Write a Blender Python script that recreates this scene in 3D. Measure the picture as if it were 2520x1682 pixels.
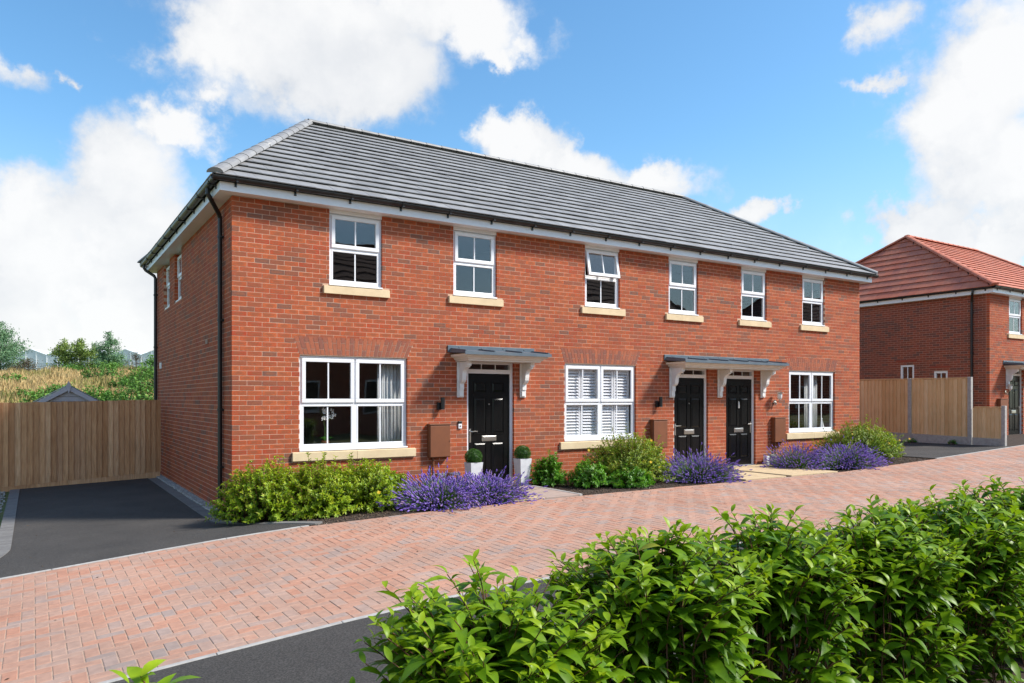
import bpy, math, random
import numpy as np
from mathutils import Matrix, Vector
random.seed(7); RNG = np.random.default_rng(7)
for o in list(bpy.data.objects): bpy.data.objects.remove(o, do_unlink=True)
SC = bpy.context.scene
COL = SC.collection
# ------------------------------------------------------------------ camera
CAM_C = np.array([-2.51, -11.74, 1.52]); F_PX = 1845.0; H_PX = 982.0
_n = math.hypot(2890, 1845); CR = np.array([2890/_n, -1845/_n, 0]); CW = np.array([1845/_n, 2890/_n, 0])
cd = bpy.data.cameras.new('camera'); cam = bpy.data.objects.new('camera', cd); COL.objects.link(cam)
cam.location = CAM_C; cam.rotation_euler = (math.pi/2, 0, -math.atan2(CW[0], CW[1]))
cd.sensor_width = 36; cd.lens = F_PX/2520*36; cd.shift_y = (H_PX-841)/2520
cd.clip_start = 0.05; cd.clip_end = 3000
SC.camera = cam
def ray(x, y): return (x-1260)/F_PX*CR + CW + np.array([0, 0, (H_PX-y)/F_PX])
def at(x, y, depth): return CAM_C + depth*ray(x, y)          # photo pixel + metres ahead of the camera
def to_px(p):
    q = np.asarray(p, float)-CAM_C; w = q@CW
    return 1260+F_PX*(q@CR)/w, H_PX-F_PX*q[2]/w, w
# ------------------------------------------------------------------ light
SUN_A, SUN_EL = math.radians(38), math.radians(43)           # towards the right of the facade, a little in front of it
sd = Vector((math.cos(SUN_EL)*math.cos(SUN_A), -math.cos(SUN_EL)*math.sin(SUN_A), math.sin(SUN_EL)))
sl = bpy.data.lights.new('sun', 'SUN'); sl.energy = 4.2; sl.angle = math.radians(9.0); sl.color = (1, .95, .88)
so = bpy.data.objects.new('sun', sl); COL.objects.link(so); so.rotation_euler = sd.to_track_quat('Z', 'Y').to_euler()
so.location = (20, -20, 30)
SC.view_settings.view_transform = 'Standard'; SC.view_settings.look = 'None'
SC.view_settings.gamma = 1; SC.view_settings.exposure = 0.62; SC.view_settings.use_curve_mapping = False
def build_world():
    w = bpy.data.worlds.new('World'); SC.world = w; w.use_nodes = True
    nt = w.node_tree; N = nt.nodes; L = nt.links; N.clear()
    def node(t, **k):
        n = N.new(t)
        for a, b in k.items(): setattr(n, a, b)
        return n
    def math_(op, a, b=None, c=None):
        n = node('ShaderNodeMath', operation=op)
        for i, v in enumerate((a, b, c)):
            if v is None: continue
            if isinstance(v, (int, float)): n.inputs[i].default_value = v
            else: L.new(v, n.inputs[i])
        return n.outputs[0]
    def vmath(op, a, b=None):
        n = node('ShaderNodeVectorMath', operation=op)
        for i, v in enumerate((a, b)):
            if v is None: continue
            if isinstance(v, (tuple, list)): n.inputs[i].default_value = v
            else: L.new(v, n.inputs[i])
        return n
    out = node('ShaderNodeOutputWorld'); bg = node('ShaderNodeBackground'); bg.inputs[1].default_value = 0.12
    sky = node('ShaderNodeTexSky', sky_type='NISHITA', sun_disc=False)
    sky.sun_elevation = SUN_EL; sky.sun_rotation = math.atan2(sd.x, sd.y)
    sky.air_density = 1.0; sky.dust_density = 0.6; sky.ozone_density = 2.0
    hs = node('ShaderNodeHueSaturation'); hs.inputs['Saturation'].default_value = 1.12; hs.inputs['Value'].default_value = 1.26
    tn_ = vmath('MULTIPLY', sky.outputs[0], (.86, 1.0, 1.0)).outputs[0]; L.new(tn_, hs.inputs['Color'])
    tc = node('ShaderNodeTexCoord'); d = vmath('NORMALIZE', tc.outputs['Generated']).outputs[0]
    sp = node('ShaderNodeSeparateXYZ'); L.new(d, sp.inputs[0])
    az = math_('ARCTAN2', sp.outputs[0], sp.outputs[1]); el = math_('ARCSINE', sp.outputs[2])
    cb = node('ShaderNodeCombineXYZ'); L.new(az, cb.inputs[0]); L.new(el, cb.inputs[1])
    # ragged cloud edges: warp the direction by noise
    def noise(scale, detail, rough=.55, off=(0, 0, 0)):
        v = vmath('ADD', d, off).outputs[0]
        n = node('ShaderNodeTexNoise'); n.inputs['Scale'].default_value = scale; n.inputs['Detail'].default_value = detail
        n.inputs['Roughness'].default_value = rough; L.new(v, n.inputs['Vector']); return n
    n1 = noise(7.0, 8, .60); n2 = noise(24.0, 6, .62, (3, 1, 2))
    w1 = vmath('SUBTRACT', n1.outputs['Color'], (.5, .5, .5)).outputs[0]
    w1 = vmath('MULTIPLY', w1, (.26, .20, 0)).outputs[0]
    w2 = vmath('SUBTRACT', n2.outputs['Color'], (.5, .5, .5)).outputs[0]
    w2 = vmath('MULTIPLY', w2, (.045, .045, 0)).outputs[0]
    p = vmath('ADD', vmath('ADD', cb.outputs[0], w1).outputs[0], w2).outputs[0]
    blobs = []
    def px_blob(x, y, rx, ry, thin=0):                               # photo pixel (display 2349 wide) -> azimuth / elevation
        k = 2520/2349; v = ray(x*k, y*k); a = math.atan2(v[0], v[1]); e = math.atan2(v[2], math.hypot(v[0], v[1]))
        c = math.cos(math.atan((x*k-1260)/F_PX))
        blobs.append((a, e, rx*k/F_PX*c*c, ry*k/F_PX*c*math.cos(e), thin))
    for b in ((470, 70, 150, 110), (650, 110, 260, 150), (830, 170, 180, 130), (700, 20, 350, 120), (1110, 50, 150, 85), (1000, 10, 220, 100), (1180, 110, 70, 40),
              (420, 320, 120, 80), (270, 430, 200, 150), (110, 560, 200, 160), (330, 640, 230, 220), (20, 720, 260, 180), (60, 620, 180, 200), (200, 800, 330, 110),
              (1190, 325, 100, 62), (1320, 370, 170, 72), (1500, 385, 130, 60), (1420, 420, 210, 60),
              (1735, 485, 70, 42),
              (2330, 130, 240, 190), (2220, 260, 215, 190), (2300, 400, 280, 130), (2080, 520, 160, 70), (2180, 560, 150, 60), (2330, 520, 120, 60), (2010, 40, 130, 120, .52), (1980, 220, 110, 50, .6), (1720, 480, 120, 70, .5),
              (15, 60, 90, 150, .5), (105, 150, 60, 60, .62), (1250, 90, 120, 70, .55), (500, 230, 130, 60, .5), (2250, 560, 200, 60, .45)):
        px_blob(*b)
    rr = random.Random(5)                                    # the same kind of cloud all the way round, outside the frame
    for i in range(15):
        a = rr.uniform(1.3, 2*math.pi-.35); a = a-2*math.pi if a > math.pi else a
        e = rr.uniform(.12, .85); r = rr.uniform(.10, .19)
        blobs.append((a, e, r*1.35/max(.5, math.cos(e)), r*.8, 0)); blobs.append((a+r*1.1, e-.03, r*1.0, r*.55, 0))
    acc = None
    for a, e, rx, ry, thin in blobs:
        q = vmath('SUBTRACT', p, (a, e, 0)).outputs[0]
        q = vmath('MULTIPLY', q, (1/rx, 1/ry, 0)).outputs[0]
        l = vmath('LENGTH', q).outputs['Value']
        if thin: l = math_('ADD', l, thin)
        acc = l if acc is None else math_('SMOOTH_MIN', acc, l, .22)
    dens = math_('SUBTRACT', 1.12, acc)
    fine = math_('MULTIPLY', math_('SUBTRACT', n2.outputs['Fac'], .5), .45)
    dens = math_('ADD', dens, fine)
    mr = node('ShaderNodeMapRange', interpolation_type='SMOOTHERSTEP'); L.new(dens, mr.inputs[0])
    mr.inputs[1].default_value = -.20; mr.inputs[2].default_value = .58; mr.inputs[3].default_value = 0; mr.inputs[4].default_value = .97
    # thin veil of haze low in the sky
    hz = node('ShaderNodeMapRange', interpolation_type='SMOOTHSTEP'); L.new(el, hz.inputs[0])
    hz.inputs[1].default_value = .0; hz.inputs[2].default_value = .34; hz.inputs[3].default_value = .5; hz.inputs[4].default_value = 0
    fac = math_('MAXIMUM', mr.outputs[0], hz.outputs[0])
    n3 = noise(5.0, 5, .5, (9, 4, 1))
    cr = node('ShaderNodeValToRGB'); L.new(math_('ADD', math_('MULTIPLY', math_('MINIMUM', dens, .7), .22), math_('ADD', math_('MULTIPLY', n3.outputs['Fac'], .35), math_('MULTIPLY', n1.outputs['Fac'], .55))), cr.inputs[0])
    cr.color_ramp.elements[0].position = .36; cr.color_ramp.elements[0].color = (3.75, 3.95, 4.25, 1)
    cr.color_ramp.elements[1].position = .62; cr.color_ramp.elements[1].color = (5.35, 5.35, 5.35, 1)
    mx = node('ShaderNodeMix', data_type='RGBA'); L.new(fac, mx.inputs[0]); L.new(hs.outputs[0], mx.inputs[6]); L.new(cr.outputs[0], mx.inputs[7])
    L.new(mx.outputs[2], bg.inputs[0]); L.new(bg.outputs[0], out.inputs[0])
build_world()
# ------------------------------------------------------------------ helpers
def link(o, parent=None):
    COL.objects.link(o)
    if parent: o.parent = parent
    return o
class MB:
    """collects faces; build() links them as one mesh object"""
    def __init__(s): s.v = []; s.f = []; s.t = []; s.uv = []; s.has_uv = False
    def poly(s, pts, tone=0, uv=None):
        b = len(s.v); s.v += [tuple(p) for p in pts]; s.f.append(tuple(range(b, b+len(pts)))); s.t.append(tone)
        s.uv += uv if uv else [(0, 0)]*len(pts)
        if uv: s.has_uv = True
    def hexa(s, c, tone=0, skip=(), uvfront=False):
        """c: 8 corners, index = x + 2*y + 4*z"""
        F = {'y0': (0, 1, 5, 4), 'y1': (3, 2, 6, 7), 'x0': (2, 0, 4, 6), 'x1': (1, 3, 7, 5), 'z0': (2, 3, 1, 0), 'z1': (4, 5, 7, 6)}
        b = len(s.v); s.v += [tuple(p) for p in c]
        for k, q in F.items():
            if k in skip: continue
            s.f.append(tuple(b+i for i in q)); s.t.append(tone)
            if uvfront and k == uvfront: s.uv += [(0, 0), (1, 0), (1, 1), (0, 1)]; s.has_uv = True
            else: s.uv += [(0, 0)]*4
    def box(s, x0, x1, y0, y1, z0, z1, tone=0, skip=(), uvfront=False, M=None):
        c = [(x, y, z) for z in (z0, z1) for y in (y0, y1) for x in (x0, x1)]
        if M: c = [M(*p) for p in c]
        s.hexa(c, tone, skip, uvfront); return s
    def tube(s, pts, r, n=8, tone=0, cap=True):
        pts = [Vector(p) for p in pts]; rs = r if isinstance(r, (list, tuple)) else [r]*len(pts)
        b = len(s.v); up = None
        for i, p in enumerate(pts):
            t = (pts[min(i+1, len(pts)-1)]-pts[max(i-1, 0)]).normalized()
            if up is None: up = t.orthogonal().normalized()
            u = (up-t*up.dot(t)).normalized(); w = t.cross(u); up = u
            for k in range(n):
                a = 2*math.pi*k/n; s.v.append(tuple(p+(u*math.cos(a)+w*math.sin(a))*rs[i]))
        for i in range(len(pts)-1):
            for k in range(n):
                k2 = (k+1) % n; s.f.append((b+i*n+k, b+i*n+k2, b+(i+1)*n+k2, b+(i+1)*n+k)); s.t.append(tone); s.uv += [(0, 0)]*4
        if cap:
            s.f.append(tuple(b+k for k in range(n))[::-1]); s.t.append(tone); s.uv += [(0, 0)]*n
            e = b+(len(pts)-1)*n; s.f.append(tuple(e+k for k in range(n))); s.t.append(tone); s.uv += [(0, 0)]*n
        return s
    def extrude(s, prof, fn, a, b, tone=0):
        """closed profile of 2-D points swept from a to b; fn(u, v, w) -> point"""
        n = len(prof); A = [fn(u, v, a) for u, v in prof]; B = [fn(u, v, b) for u, v in prof]
        for i in range(n):
            j = (i+1) % n; s.poly([A[i], A[j], B[j], B[i]], tone)
        s.poly(A[::-1], tone); s.poly(B, tone); return s
    def mesh(s, name):
        me = bpy.data.meshes.new(name); me.from_pydata(s.v, [], s.f)
        if any(s.t):
            at_ = me.attributes.new('tone', 'FLOAT', 'FACE'); at_.data.foreach_set('value', np.array(s.t, dtype=np.float32))
        if s.has_uv:
            uv = me.uv_layers.new(name='UVMap'); uv.data.foreach_set('uv', np.array(s.uv, dtype=np.float32).ravel())
        me.update(); return me
    def build(s, name, mat, parent=None, bevel=0, smooth=False, seg=2):
        me = s.mesh(name); me.materials.append(mat)
        o = bpy.data.objects.new(name, me); link(o, parent)
        if bevel:
            m = o.modifiers.new('bevel', 'BEVEL'); m.width = bevel; m.segments = seg; m.limit_method = 'ANGLE'; m.angle_limit = math.radians(40)
        if smooth: me.polygons.foreach_set('use_smooth', [True]*len(me.polygons))
        return o
def np_mesh(name, V, Fq, mat, parent=None, tone=None, smooth=False):
    """V (n,3), Fq (m,k) array of equal-sized faces"""
    V = np.asarray(V, np.float32); Fq = np.asarray(Fq, np.int32); m, k = Fq.shape
    me = bpy.data.meshes.new(name); me.vertices.add(len(V)); me.vertices.foreach_set('co', V.ravel())
    me.loops.add(m*k); me.loops.foreach_set('vertex_index', Fq.ravel())
    me.polygons.add(m); me.polygons.foreach_set('loop_start', np.arange(0, m*k, k, dtype=np.int32))
    me.update(calc_edges=True); me.validate()
    if tone is not None:
        a = me.attributes.new('tone', 'FLOAT', 'FACE'); a.data.foreach_set('value', np.asarray(tone, np.float32))
    if smooth: me.polygons.foreach_set('use_smooth', [True]*m)
    me.materials.append(mat); o = bpy.data.objects.new(name, me); return link(o, parent)
def tag(o, label, cat, group=None):
    o['label'] = label; o['category'] = cat
    if group: o['group'] = group
    return o
def thing(name, loc, label, cat, group=None, rz=0):
    o = bpy.data.objects.new(name, None); link(o); o.location = loc; o.rotation_euler = (0, 0, rz); o.empty_display_size = .2
    return tag(o, label, cat, group)
def struct(o): o['kind'] = 'structure'; return o
def stuff(o): o['kind'] = 'stuff'; return o
# ------------------------------------------------------------------ materials
def mat(name, c1, c2=None, rough=.6, scale=6.0, bump=0.0, bscale=60.0, spec=.5, metal=0.0, tones=None, trans=0.0, detail=4, mixlo=.35, mixhi=.65, stretch=None, tonevar=0.0, coat=0, macro=None):
    """procedural Principled; tones = list of colours picked by the 'tone' attribute (mesh or object)"""
    m = bpy.data.materials.new(name); m.use_nodes = True; nt = m.node_tree; N = nt.nodes; L = nt.links
    b = N['Principled BSDF']; b.inputs['Roughness'].default_value = rough; b.inputs['Metallic'].default_value = metal
    b.inputs['Specular IOR Level'].default_value = spec; b.inputs['Coat Weight'].default_value = coat
    geo = N.new('ShaderNodeNewGeometry'); pos = geo.outputs['Position']
    if stretch:
        mp = N.new('ShaderNodeMapping'); mp.inputs['Scale'].default_value = stretch; L.new(pos, mp.inputs[0]); pos = mp.outputs[0]
    tone = None
    if tones or tonevar:
        a1 = N.new('ShaderNodeAttribute'); a1.attribute_name = 'tone'
        a2 = N.new('ShaderNodeAttribute'); a2.attribute_name = 'tone'; a2.attribute_type = 'OBJECT'
        ad = N.new('ShaderNodeMath'); ad.operation = 'ADD'; L.new(a1.outputs['Fac'], ad.inputs[0]); L.new(a2.outputs['Fac'], ad.inputs[1]); tone = ad.outputs[0]
    if tones:
        cr = N.new('ShaderNodeValToRGB'); L.new(tone, cr.inputs[0]); e = cr.color_ramp.elements
        while len(e) < len(tones): e.new(.5)
        for i, c in enumerate(tones): e[i].position = i/(len(tones)-1); e[i].color = (*c, 1)
        col = cr.outputs[0]
    else:
        rgb = N.new('ShaderNodeRGB'); rgb.outputs[0].default_value = (*c1, 1); col = rgb.outputs[0]
    if c2:
        nz = N.new('ShaderNodeTexNoise'); nz.inputs['Scale'].default_value = scale; nz.inputs['Detail'].default_value = detail; L.new(pos, nz.inputs['Vector'])
        mr = N.new('ShaderNodeMapRange'); mr.inputs[1].default_value = mixlo; mr.inputs[2].default_value = mixhi; L.new(nz.outputs['Fac'], mr.inputs[0])
        mx = N.new('ShaderNodeMix'); mx.data_type = 'RGBA'; L.new(mr.outputs[0], mx.inputs[0]); L.new(col, mx.inputs[6])
        if tones:
            mm = N.new('ShaderNodeMix'); mm.data_type = 'RGBA'; mm.blend_type = 'MULTIPLY'; mm.inputs[0].default_value = 1; L.new(col, mm.inputs[6]); mm.inputs[7].default_value = (*c2, 1); L.new(mm.outputs[2], mx.inputs[7])
        else: mx.inputs[7].default_value = (*c2, 1)
        col = mx.outputs[2]
    if tonevar:
        hv = N.new('ShaderNodeMath'); hv.operation = 'MULTIPLY_ADD'; L.new(tone, hv.inputs[0]); hv.inputs[1].default_value = tonevar; hv.inputs[2].default_value = 1-tonevar/2
        sc = N.new('ShaderNodeVectorMath'); sc.operation = 'SCALE'; L.new(col, sc.inputs[0]); L.new(hv.outputs[0], sc.inputs['Scale']); col = sc.outputs[0]
    if macro:
        g2_ = N.new('ShaderNodeNewGeometry'); mp2 = N.new('ShaderNodeMapping'); mp2.inputs['Scale'].default_value = macro[3] if len(macro) > 3 else (1, 1, 1); L.new(g2_.outputs['Position'], mp2.inputs[0])
        mn = N.new('ShaderNodeTexNoise'); mn.inputs['Scale'].default_value = macro[0]; mn.inputs['Detail'].default_value = 6; mn.inputs['Roughness'].default_value = .6; L.new(mp2.outputs[0], mn.inputs['Vector'])
        mq = N.new('ShaderNodeMapRange'); mq.inputs[1].default_value = .3; mq.inputs[2].default_value = .7; mq.inputs[3].default_value = macro[1]; mq.inputs[4].default_value = macro[2]; L.new(mn.outputs['Fac'], mq.inputs[0])
        ms_ = N.new('ShaderNodeVectorMath'); ms_.operation = 'SCALE'; L.new(col, ms_.inputs[0]); L.new(mq.outputs[0], ms_.inputs['Scale']); col = ms_.outputs[0]
    L.new(col, b.inputs['Base Color'])
    if bump:
        nb = N.new('ShaderNodeTexNoise'); nb.inputs['Scale'].default_value = bscale; nb.inputs['Detail'].default_value = 5; L.new(pos, nb.inputs['Vector'])
        bp = N.new('ShaderNodeBump'); bp.inputs['Strength'].default_value = bump; bp.inputs['Distance'].default_value = .01; L.new(nb.outputs['Fac'], bp.inputs['Height']); L.new(bp.outputs[0], b.inputs['Normal'])
    if trans:
        tr = N.new('ShaderNodeBsdfTranslucent'); L.new(col, tr.inputs[0]); ms = N.new('ShaderNodeMixShader'); ms.inputs[0].default_value = trans
        L.new(b.outputs[0], ms.inputs[1]); L.new(tr.outputs[0], ms.inputs[2]); L.new(ms.outputs[0], N['Material Output'].inputs[0])
    m['col_socket'] = 0
    return m
def brick_mat(name, tones, smudge, bright=1.0):
    m = mat(name, (0, 0, 0), (.80, .78, .78), macro=(.9, .84, 1.12), rough=.85, scale=38, bump=.35, bscale=120, spec=.25, tones=tones, detail=3)
    nt = m.node_tree; N = nt.nodes; L = nt.links; b = N['Principled BSDF']
    src = b.inputs['Base Color'].links[0].from_socket
    uv = N.new('ShaderNodeUVMap'); uv.uv_map = 'UVMap'
    d = N.new('ShaderNodeVectorMath'); d.operation = 'SUBTRACT'; L.new(uv.outputs[0], d.inputs[0]); d.inputs[1].default_value = (.5, .5, 0)
    s = N.new('ShaderNodeVectorMath'); s.operation = 'MULTIPLY'; L.new(d.outputs[0], s.inputs[0]); s.inputs[1].default_value = (2.1, 2.4, 0)
    ln = N.new('ShaderNodeVectorMath'); ln.operation = 'LENGTH'; L.new(s.outputs[0], ln.inputs[0])
    g = N.new('ShaderNodeNewGeometry'); nz = N.new('ShaderNodeTexNoise'); nz.inputs['Scale'].default_value = 9; nz.inputs['Detail'].default_value = 3; L.new(g.outputs['Position'], nz.inputs['Vector'])
    k = N.new('ShaderNodeMath'); k.operation = 'MULTIPLY_ADD'; L.new(nz.outputs['Fac'], k.inputs[0]); k.inputs[1].default_value = -2.2; k.inputs[2].default_value = 1.0
    a = N.new('ShaderNodeMath'); a.operation = 'ADD'; L.new(ln.outputs['Value'], a.inputs[0]); L.new(k.outputs[0], a.inputs[1])
    mr = N.new('ShaderNodeMapRange'); L.new(a.outputs[0], mr.inputs[0]); mr.inputs[1].default_value = .25; mr.inputs[2].default_value = 1.05; mr.inputs[3].default_value = .75; mr.inputs[4].default_value = 0
    mx = N.new('ShaderNodeMix'); mx.data_type = 'RGBA'; L.new(mr.outputs[0], mx.inputs[0]); L.new(src, mx.inputs[6]); mx.inputs[7].default_value = (*smudge, 1)
    L.new(mx.outputs[2], b.inputs['Base Color']); return m
def glass_mat(name, tint=(1, 1, 1), boost=1.0, rough=0.0):
    m = bpy.data.materials.new(name); m.use_nodes = True; nt = m.node_tree; N = nt.nodes; L = nt.links; N.remove(N['Principled BSDF'])
    g0 = N.new('ShaderNodeNewGeometry'); dt = N.new('ShaderNodeVectorMath'); dt.operation = 'DOT_PRODUCT'; L.new(g0.outputs['Normal'], dt.inputs[0]); L.new(g0.outputs['Incoming'], dt.inputs[1])
    ab = N.new('ShaderNodeMath'); ab.operation = 'ABSOLUTE'; L.new(dt.outputs['Value'], ab.inputs[0]); om = N.new('ShaderNodeMath'); om.operation = 'SUBTRACT'; om.inputs[0].default_value = 1; L.new(ab.outputs[0], om.inputs[1])
    pw = N.new('ShaderNodeMath'); pw.operation = 'POWER'; L.new(om.outputs[0], pw.inputs[0]); pw.inputs[1].default_value = 5
    fr = N.new('ShaderNodeMath'); fr.operation = 'MULTIPLY_ADD'; L.new(pw.outputs[0], fr.inputs[0]); fr.inputs[1].default_value = .955; fr.inputs[2].default_value = .045
    k = N.new('ShaderNodeMath'); k.operation = 'MULTIPLY'; k.use_clamp = True; L.new(fr.outputs[0], k.inputs[0]); k.inputs[1].default_value = boost
    t = N.new('ShaderNodeBsdfTransparent'); t.inputs[0].default_value = (*tint, 1)
    g = N.new('ShaderNodeBsdfGlossy'); g.inputs['Roughness'].default_value = rough; g.inputs[0].default_value = (1, 1, 1, 1)
    geo = N.new('ShaderNodeNewGeometry'); nz = N.new('ShaderNodeTexNoise'); nz.inputs['Scale'].default_value = 1.6; nz.inputs['Detail'].default_value = 1; L.new(geo.outputs['Position'], nz.inputs['Vector'])
    bp = N.new('ShaderNodeBump'); bp.inputs['Strength'].default_value = .12; bp.inputs['Distance'].default_value = .02; L.new(nz.outputs['Fac'], bp.inputs['Height']); L.new(bp.outputs[0], g.inputs['Normal'])
    ms = N.new('ShaderNodeMixShader'); L.new(k.outputs[0], ms.inputs[0]); L.new(t.outputs[0], ms.inputs[1]); L.new(g.outputs[0], ms.inputs[2])
    L.new(ms.outputs[0], N['Material Output'].inputs[0]); return m
RED_TONES = [(.41, .064, .026), (.47, .096, .034), (.51, .122, .042), (.43, .096, .040), (.33, .090, .047), (.235, .096, .064), (.18, .095, .075)]
M = {}
M['brick'] = brick_mat('brick red multi', RED_TONES, (.255, .088, .044))
M['brick_shaded'] = brick_mat('brick red shaded', [(.34, .070, .040), (.36, .09, .045), (.26, .07, .045), (.17, .06, .045), (.13, .065, .055)], (.20, .07, .045))  # darker copy of the red brick: side wall's shade put into the colour
M['voussoir'] = mat('brick voussoir', (0, 0, 0), (.8, .8, .8), rough=.85, scale=40, bump=.3, bscale=120, tones=[(.34, .095, .045), (.42, .12, .055), (.30, .09, .05), (.25, .09, .06)])
M['mortar'] = mat('mortar', (.60, .38, .27), (.50, .31, .22), rough=.95, scale=30, bump=.4, bscale=200)
M['mortar2'] = mat('mortar grey pink', (.46, .30, .23), (.38, .24, .18), rough=.95, scale=30)
M['upvc'] = mat('white plastic', (.80, .80, .82), (.76, .76, .79), rough=.32, scale=3)
M['white_paint'] = mat('white paint', (.78, .77, .75), (.70, .68, .65), rough=.45, scale=9)
M['blackp'] = mat('black plastic', (.010, .010, .011), (.018, .018, .018), rough=.35, scale=8)
M['slate'] = mat('grey roof tile', (0, 0, 0), (.84, .84, .86), macro=(.8, .88, 1.10), rough=.55, scale=7, bump=.15, bscale=90, tones=[(.245, .238, .230), (.28, .272, .264), (.315, .306, .297), (.26, .252, .245)], detail=6)
M['redtile'] = mat('red roof tile', (0, 0, 0), (.85, .82, .80), rough=.75, scale=7, bump=.15, bscale=90, tones=[(.50, .135, .075), (.57, .165, .09), (.54, .18, .105), (.46, .14, .09)], detail=6)
M['deck'] = mat('roof felt', (.012, .012, .013), rough=.9)
M['stone'] = mat('buff cast stone', (.72, .56, .35), (.64, .49, .30), rough=.85, scale=5, bump=.15, bscale=150)
M['door'] = mat('black door', (.004, .004, .0045), (.006, .006, .0065), rough=.26, scale=30, bump=.12, bscale=140, spec=.3, stretch=(1, 1, .25))
M['chrome'] = mat('satin chrome', (.62, .61, .58), rough=.28, metal=1.0)
M['canopy'] = mat('grey canopy', (.085, .115, .145), (.11, .14, .165), rough=.5, scale=6)
M['cream'] = mat('cream moulding', (.72, .66, .58), (.66, .60, .52), rough=.5, scale=8)
M['meter'] = mat('brown meter box', (.20, .064, .022), (.17, .055, .02), rough=.55, scale=5)
M['glass'] = glass_mat('window glass', boost=1.15)
M['interior'] = mat('interior plaster', (.20, .19, .175), (.17, .16, .15), rough=.9, scale=1)
M['carpet'] = mat('interior floor', (.10, .08, .07), rough=.9)
M['asphalt'] = mat('asphalt', (.032, .028, .025), (.072, .064, .057), macro=(1.1, .78, 1.25), rough=.9, scale=75, bump=.6, bscale=260, detail=3, mixlo=.42, mixhi=.62)
M['paver'] = mat('block paver', (0, 0, 0), (.84, .84, .85), macro=(.7, .84, 1.10), rough=.9, scale=16, bump=.35, bscale=160, tones=[(.47, .225, .145), (.47, .25, .17), (.455, .265, .19), (.44, .275, .205), (.395, .275, .225), (.33, .255, .22)], detail=5)
M['sand'] = mat('jointing sand', (.43, .30, .22), (.32, .22, .16), rough=1, scale=20)
M['concrete'] = mat('concrete', (.44, .42, .39), (.34, .32, .30), rough=.9, scale=14, bump=.3, bscale=120, detail=6)
M['edging'] = mat('grey edging block', (0, 0, 0), (.8, .8, .8), rough=.9, scale=20, bump=.3, bscale=120, tones=[(.15, .142, .134), (.20, .19, .18), (.17, .16, .152)])
M['slab_buff'] = mat('buff slab', (.58, .44, .26), (.50, .37, .22), rough=.9, scale=7, bump=.25, bscale=80)
M['slab_pink'] = mat('pink grey slab', (.40, .30, .25), (.34, .25, .21), rough=.9, scale=7, bump=.25, bscale=80)
M['soil'] = mat('bark mulch', (.060, .036, .022), (.025, .016, .011), rough=1, scale=40, bump=.8, bscale=120)
M['chip'] = mat('bark chips', (0, 0, 0), rough=.95, tones=[(.045, .026, .016), (.10, .06, .036), (.17, .12, .08), (.07, .04, .025)])
M['pebble'] = mat('pebbles', (0, 0, 0), rough=.8, tones=[(.30, .275, .25), (.46, .43, .39), (.22, .20, .18), (.56, .52, .47)])
M['fence'] = mat('fence timber', (0, 0, 0), (.78, .70, .62), macro=(1.2, .95, 1.2), rough=.85, scale=5, bump=.35, bscale=45, stretch=(9, 9, .8), tones=[(.58, .285, .13), (.70, .385, .20), (.48, .225, .10), (.76, .45, .25), (.55, .285, .15)], detail=6)
M['fence2'] = mat('fence timber pale', (0, 0, 0), (.88, .80, .70), macro=(1.2, .95, 1.12), rough=.85, scale=5, bump=.35, bscale=45, stretch=(9, 9, .8), tones=[(.74, .50, .26), (.80, .58, .33), (.66, .43, .21), (.82, .63, .39)], detail=6)
M['shed'] = mat('lilac grey paint', (.56, .52, .56), (.50, .46, .50), rough=.7, scale=6)
M['grass'] = mat('grass ground', (.085, .12, .028), (.16, .15, .05), rough=1, scale=3, bump=.6, bscale=60, detail=6)
M['planter'] = mat('white planter', (.66, .66, .67), (.58, .58, .60), rough=.75, scale=14, bump=.2, bscale=60)
M['coir'] = mat('coir mat', (.19, .10, .05), (.11, .06, .03), rough=1, scale=70, bump=.6, bscale=200)
M['rubber'] = mat('black rubber', (.015, .015, .015), rough=.7)
M['frosted'] = mat('frosted lamp glass', (.72, .71, .68), rough=.4)
M['curtain'] = mat('pale curtain', (.55, .56, .55), rough=.9)
M['stem'] = mat('red brown stem', (.13, .045, .022), (.09, .05, .02), rough=.7, scale=12)
M['bark'] = mat('tree bark', (.07, .055, .04), (.11, .09, .07), rough=.95, scale=8)
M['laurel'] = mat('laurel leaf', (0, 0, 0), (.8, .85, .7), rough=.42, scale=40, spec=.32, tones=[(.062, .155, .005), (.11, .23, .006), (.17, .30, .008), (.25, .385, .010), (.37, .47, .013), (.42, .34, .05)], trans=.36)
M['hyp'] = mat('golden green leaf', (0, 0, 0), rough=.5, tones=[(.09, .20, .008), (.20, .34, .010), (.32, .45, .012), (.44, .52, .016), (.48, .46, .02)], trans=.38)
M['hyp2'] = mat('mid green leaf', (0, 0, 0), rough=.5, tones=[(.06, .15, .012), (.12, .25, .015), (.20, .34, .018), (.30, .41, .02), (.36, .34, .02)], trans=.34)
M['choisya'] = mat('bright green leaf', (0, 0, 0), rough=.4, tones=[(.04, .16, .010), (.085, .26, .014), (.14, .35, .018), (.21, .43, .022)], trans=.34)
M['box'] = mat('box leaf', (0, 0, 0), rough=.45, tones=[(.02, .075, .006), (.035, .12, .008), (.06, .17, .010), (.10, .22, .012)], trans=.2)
M['lavstem'] = mat('lavender stem', (0, 0, 0), rough=.7, tones=[(.07, .16, .03), (.13, .25, .045), (.20, .31, .08)], trans=.15)
M['lavender'] = mat('lavender flower', (0, 0, 0), rough=.8, tones=[(.13, .065, .34), (.20, .11, .48), (.27, .16, .58), (.34, .23, .62), (.36, .24, .34)], trans=.15)
M['yellow'] = mat('yellow petal', (.75, .48, .02), rough=.6, trans=.2)
M['white_petal'] = mat('white petal', (.82, .80, .78), rough=.6, trans=.2)
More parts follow.
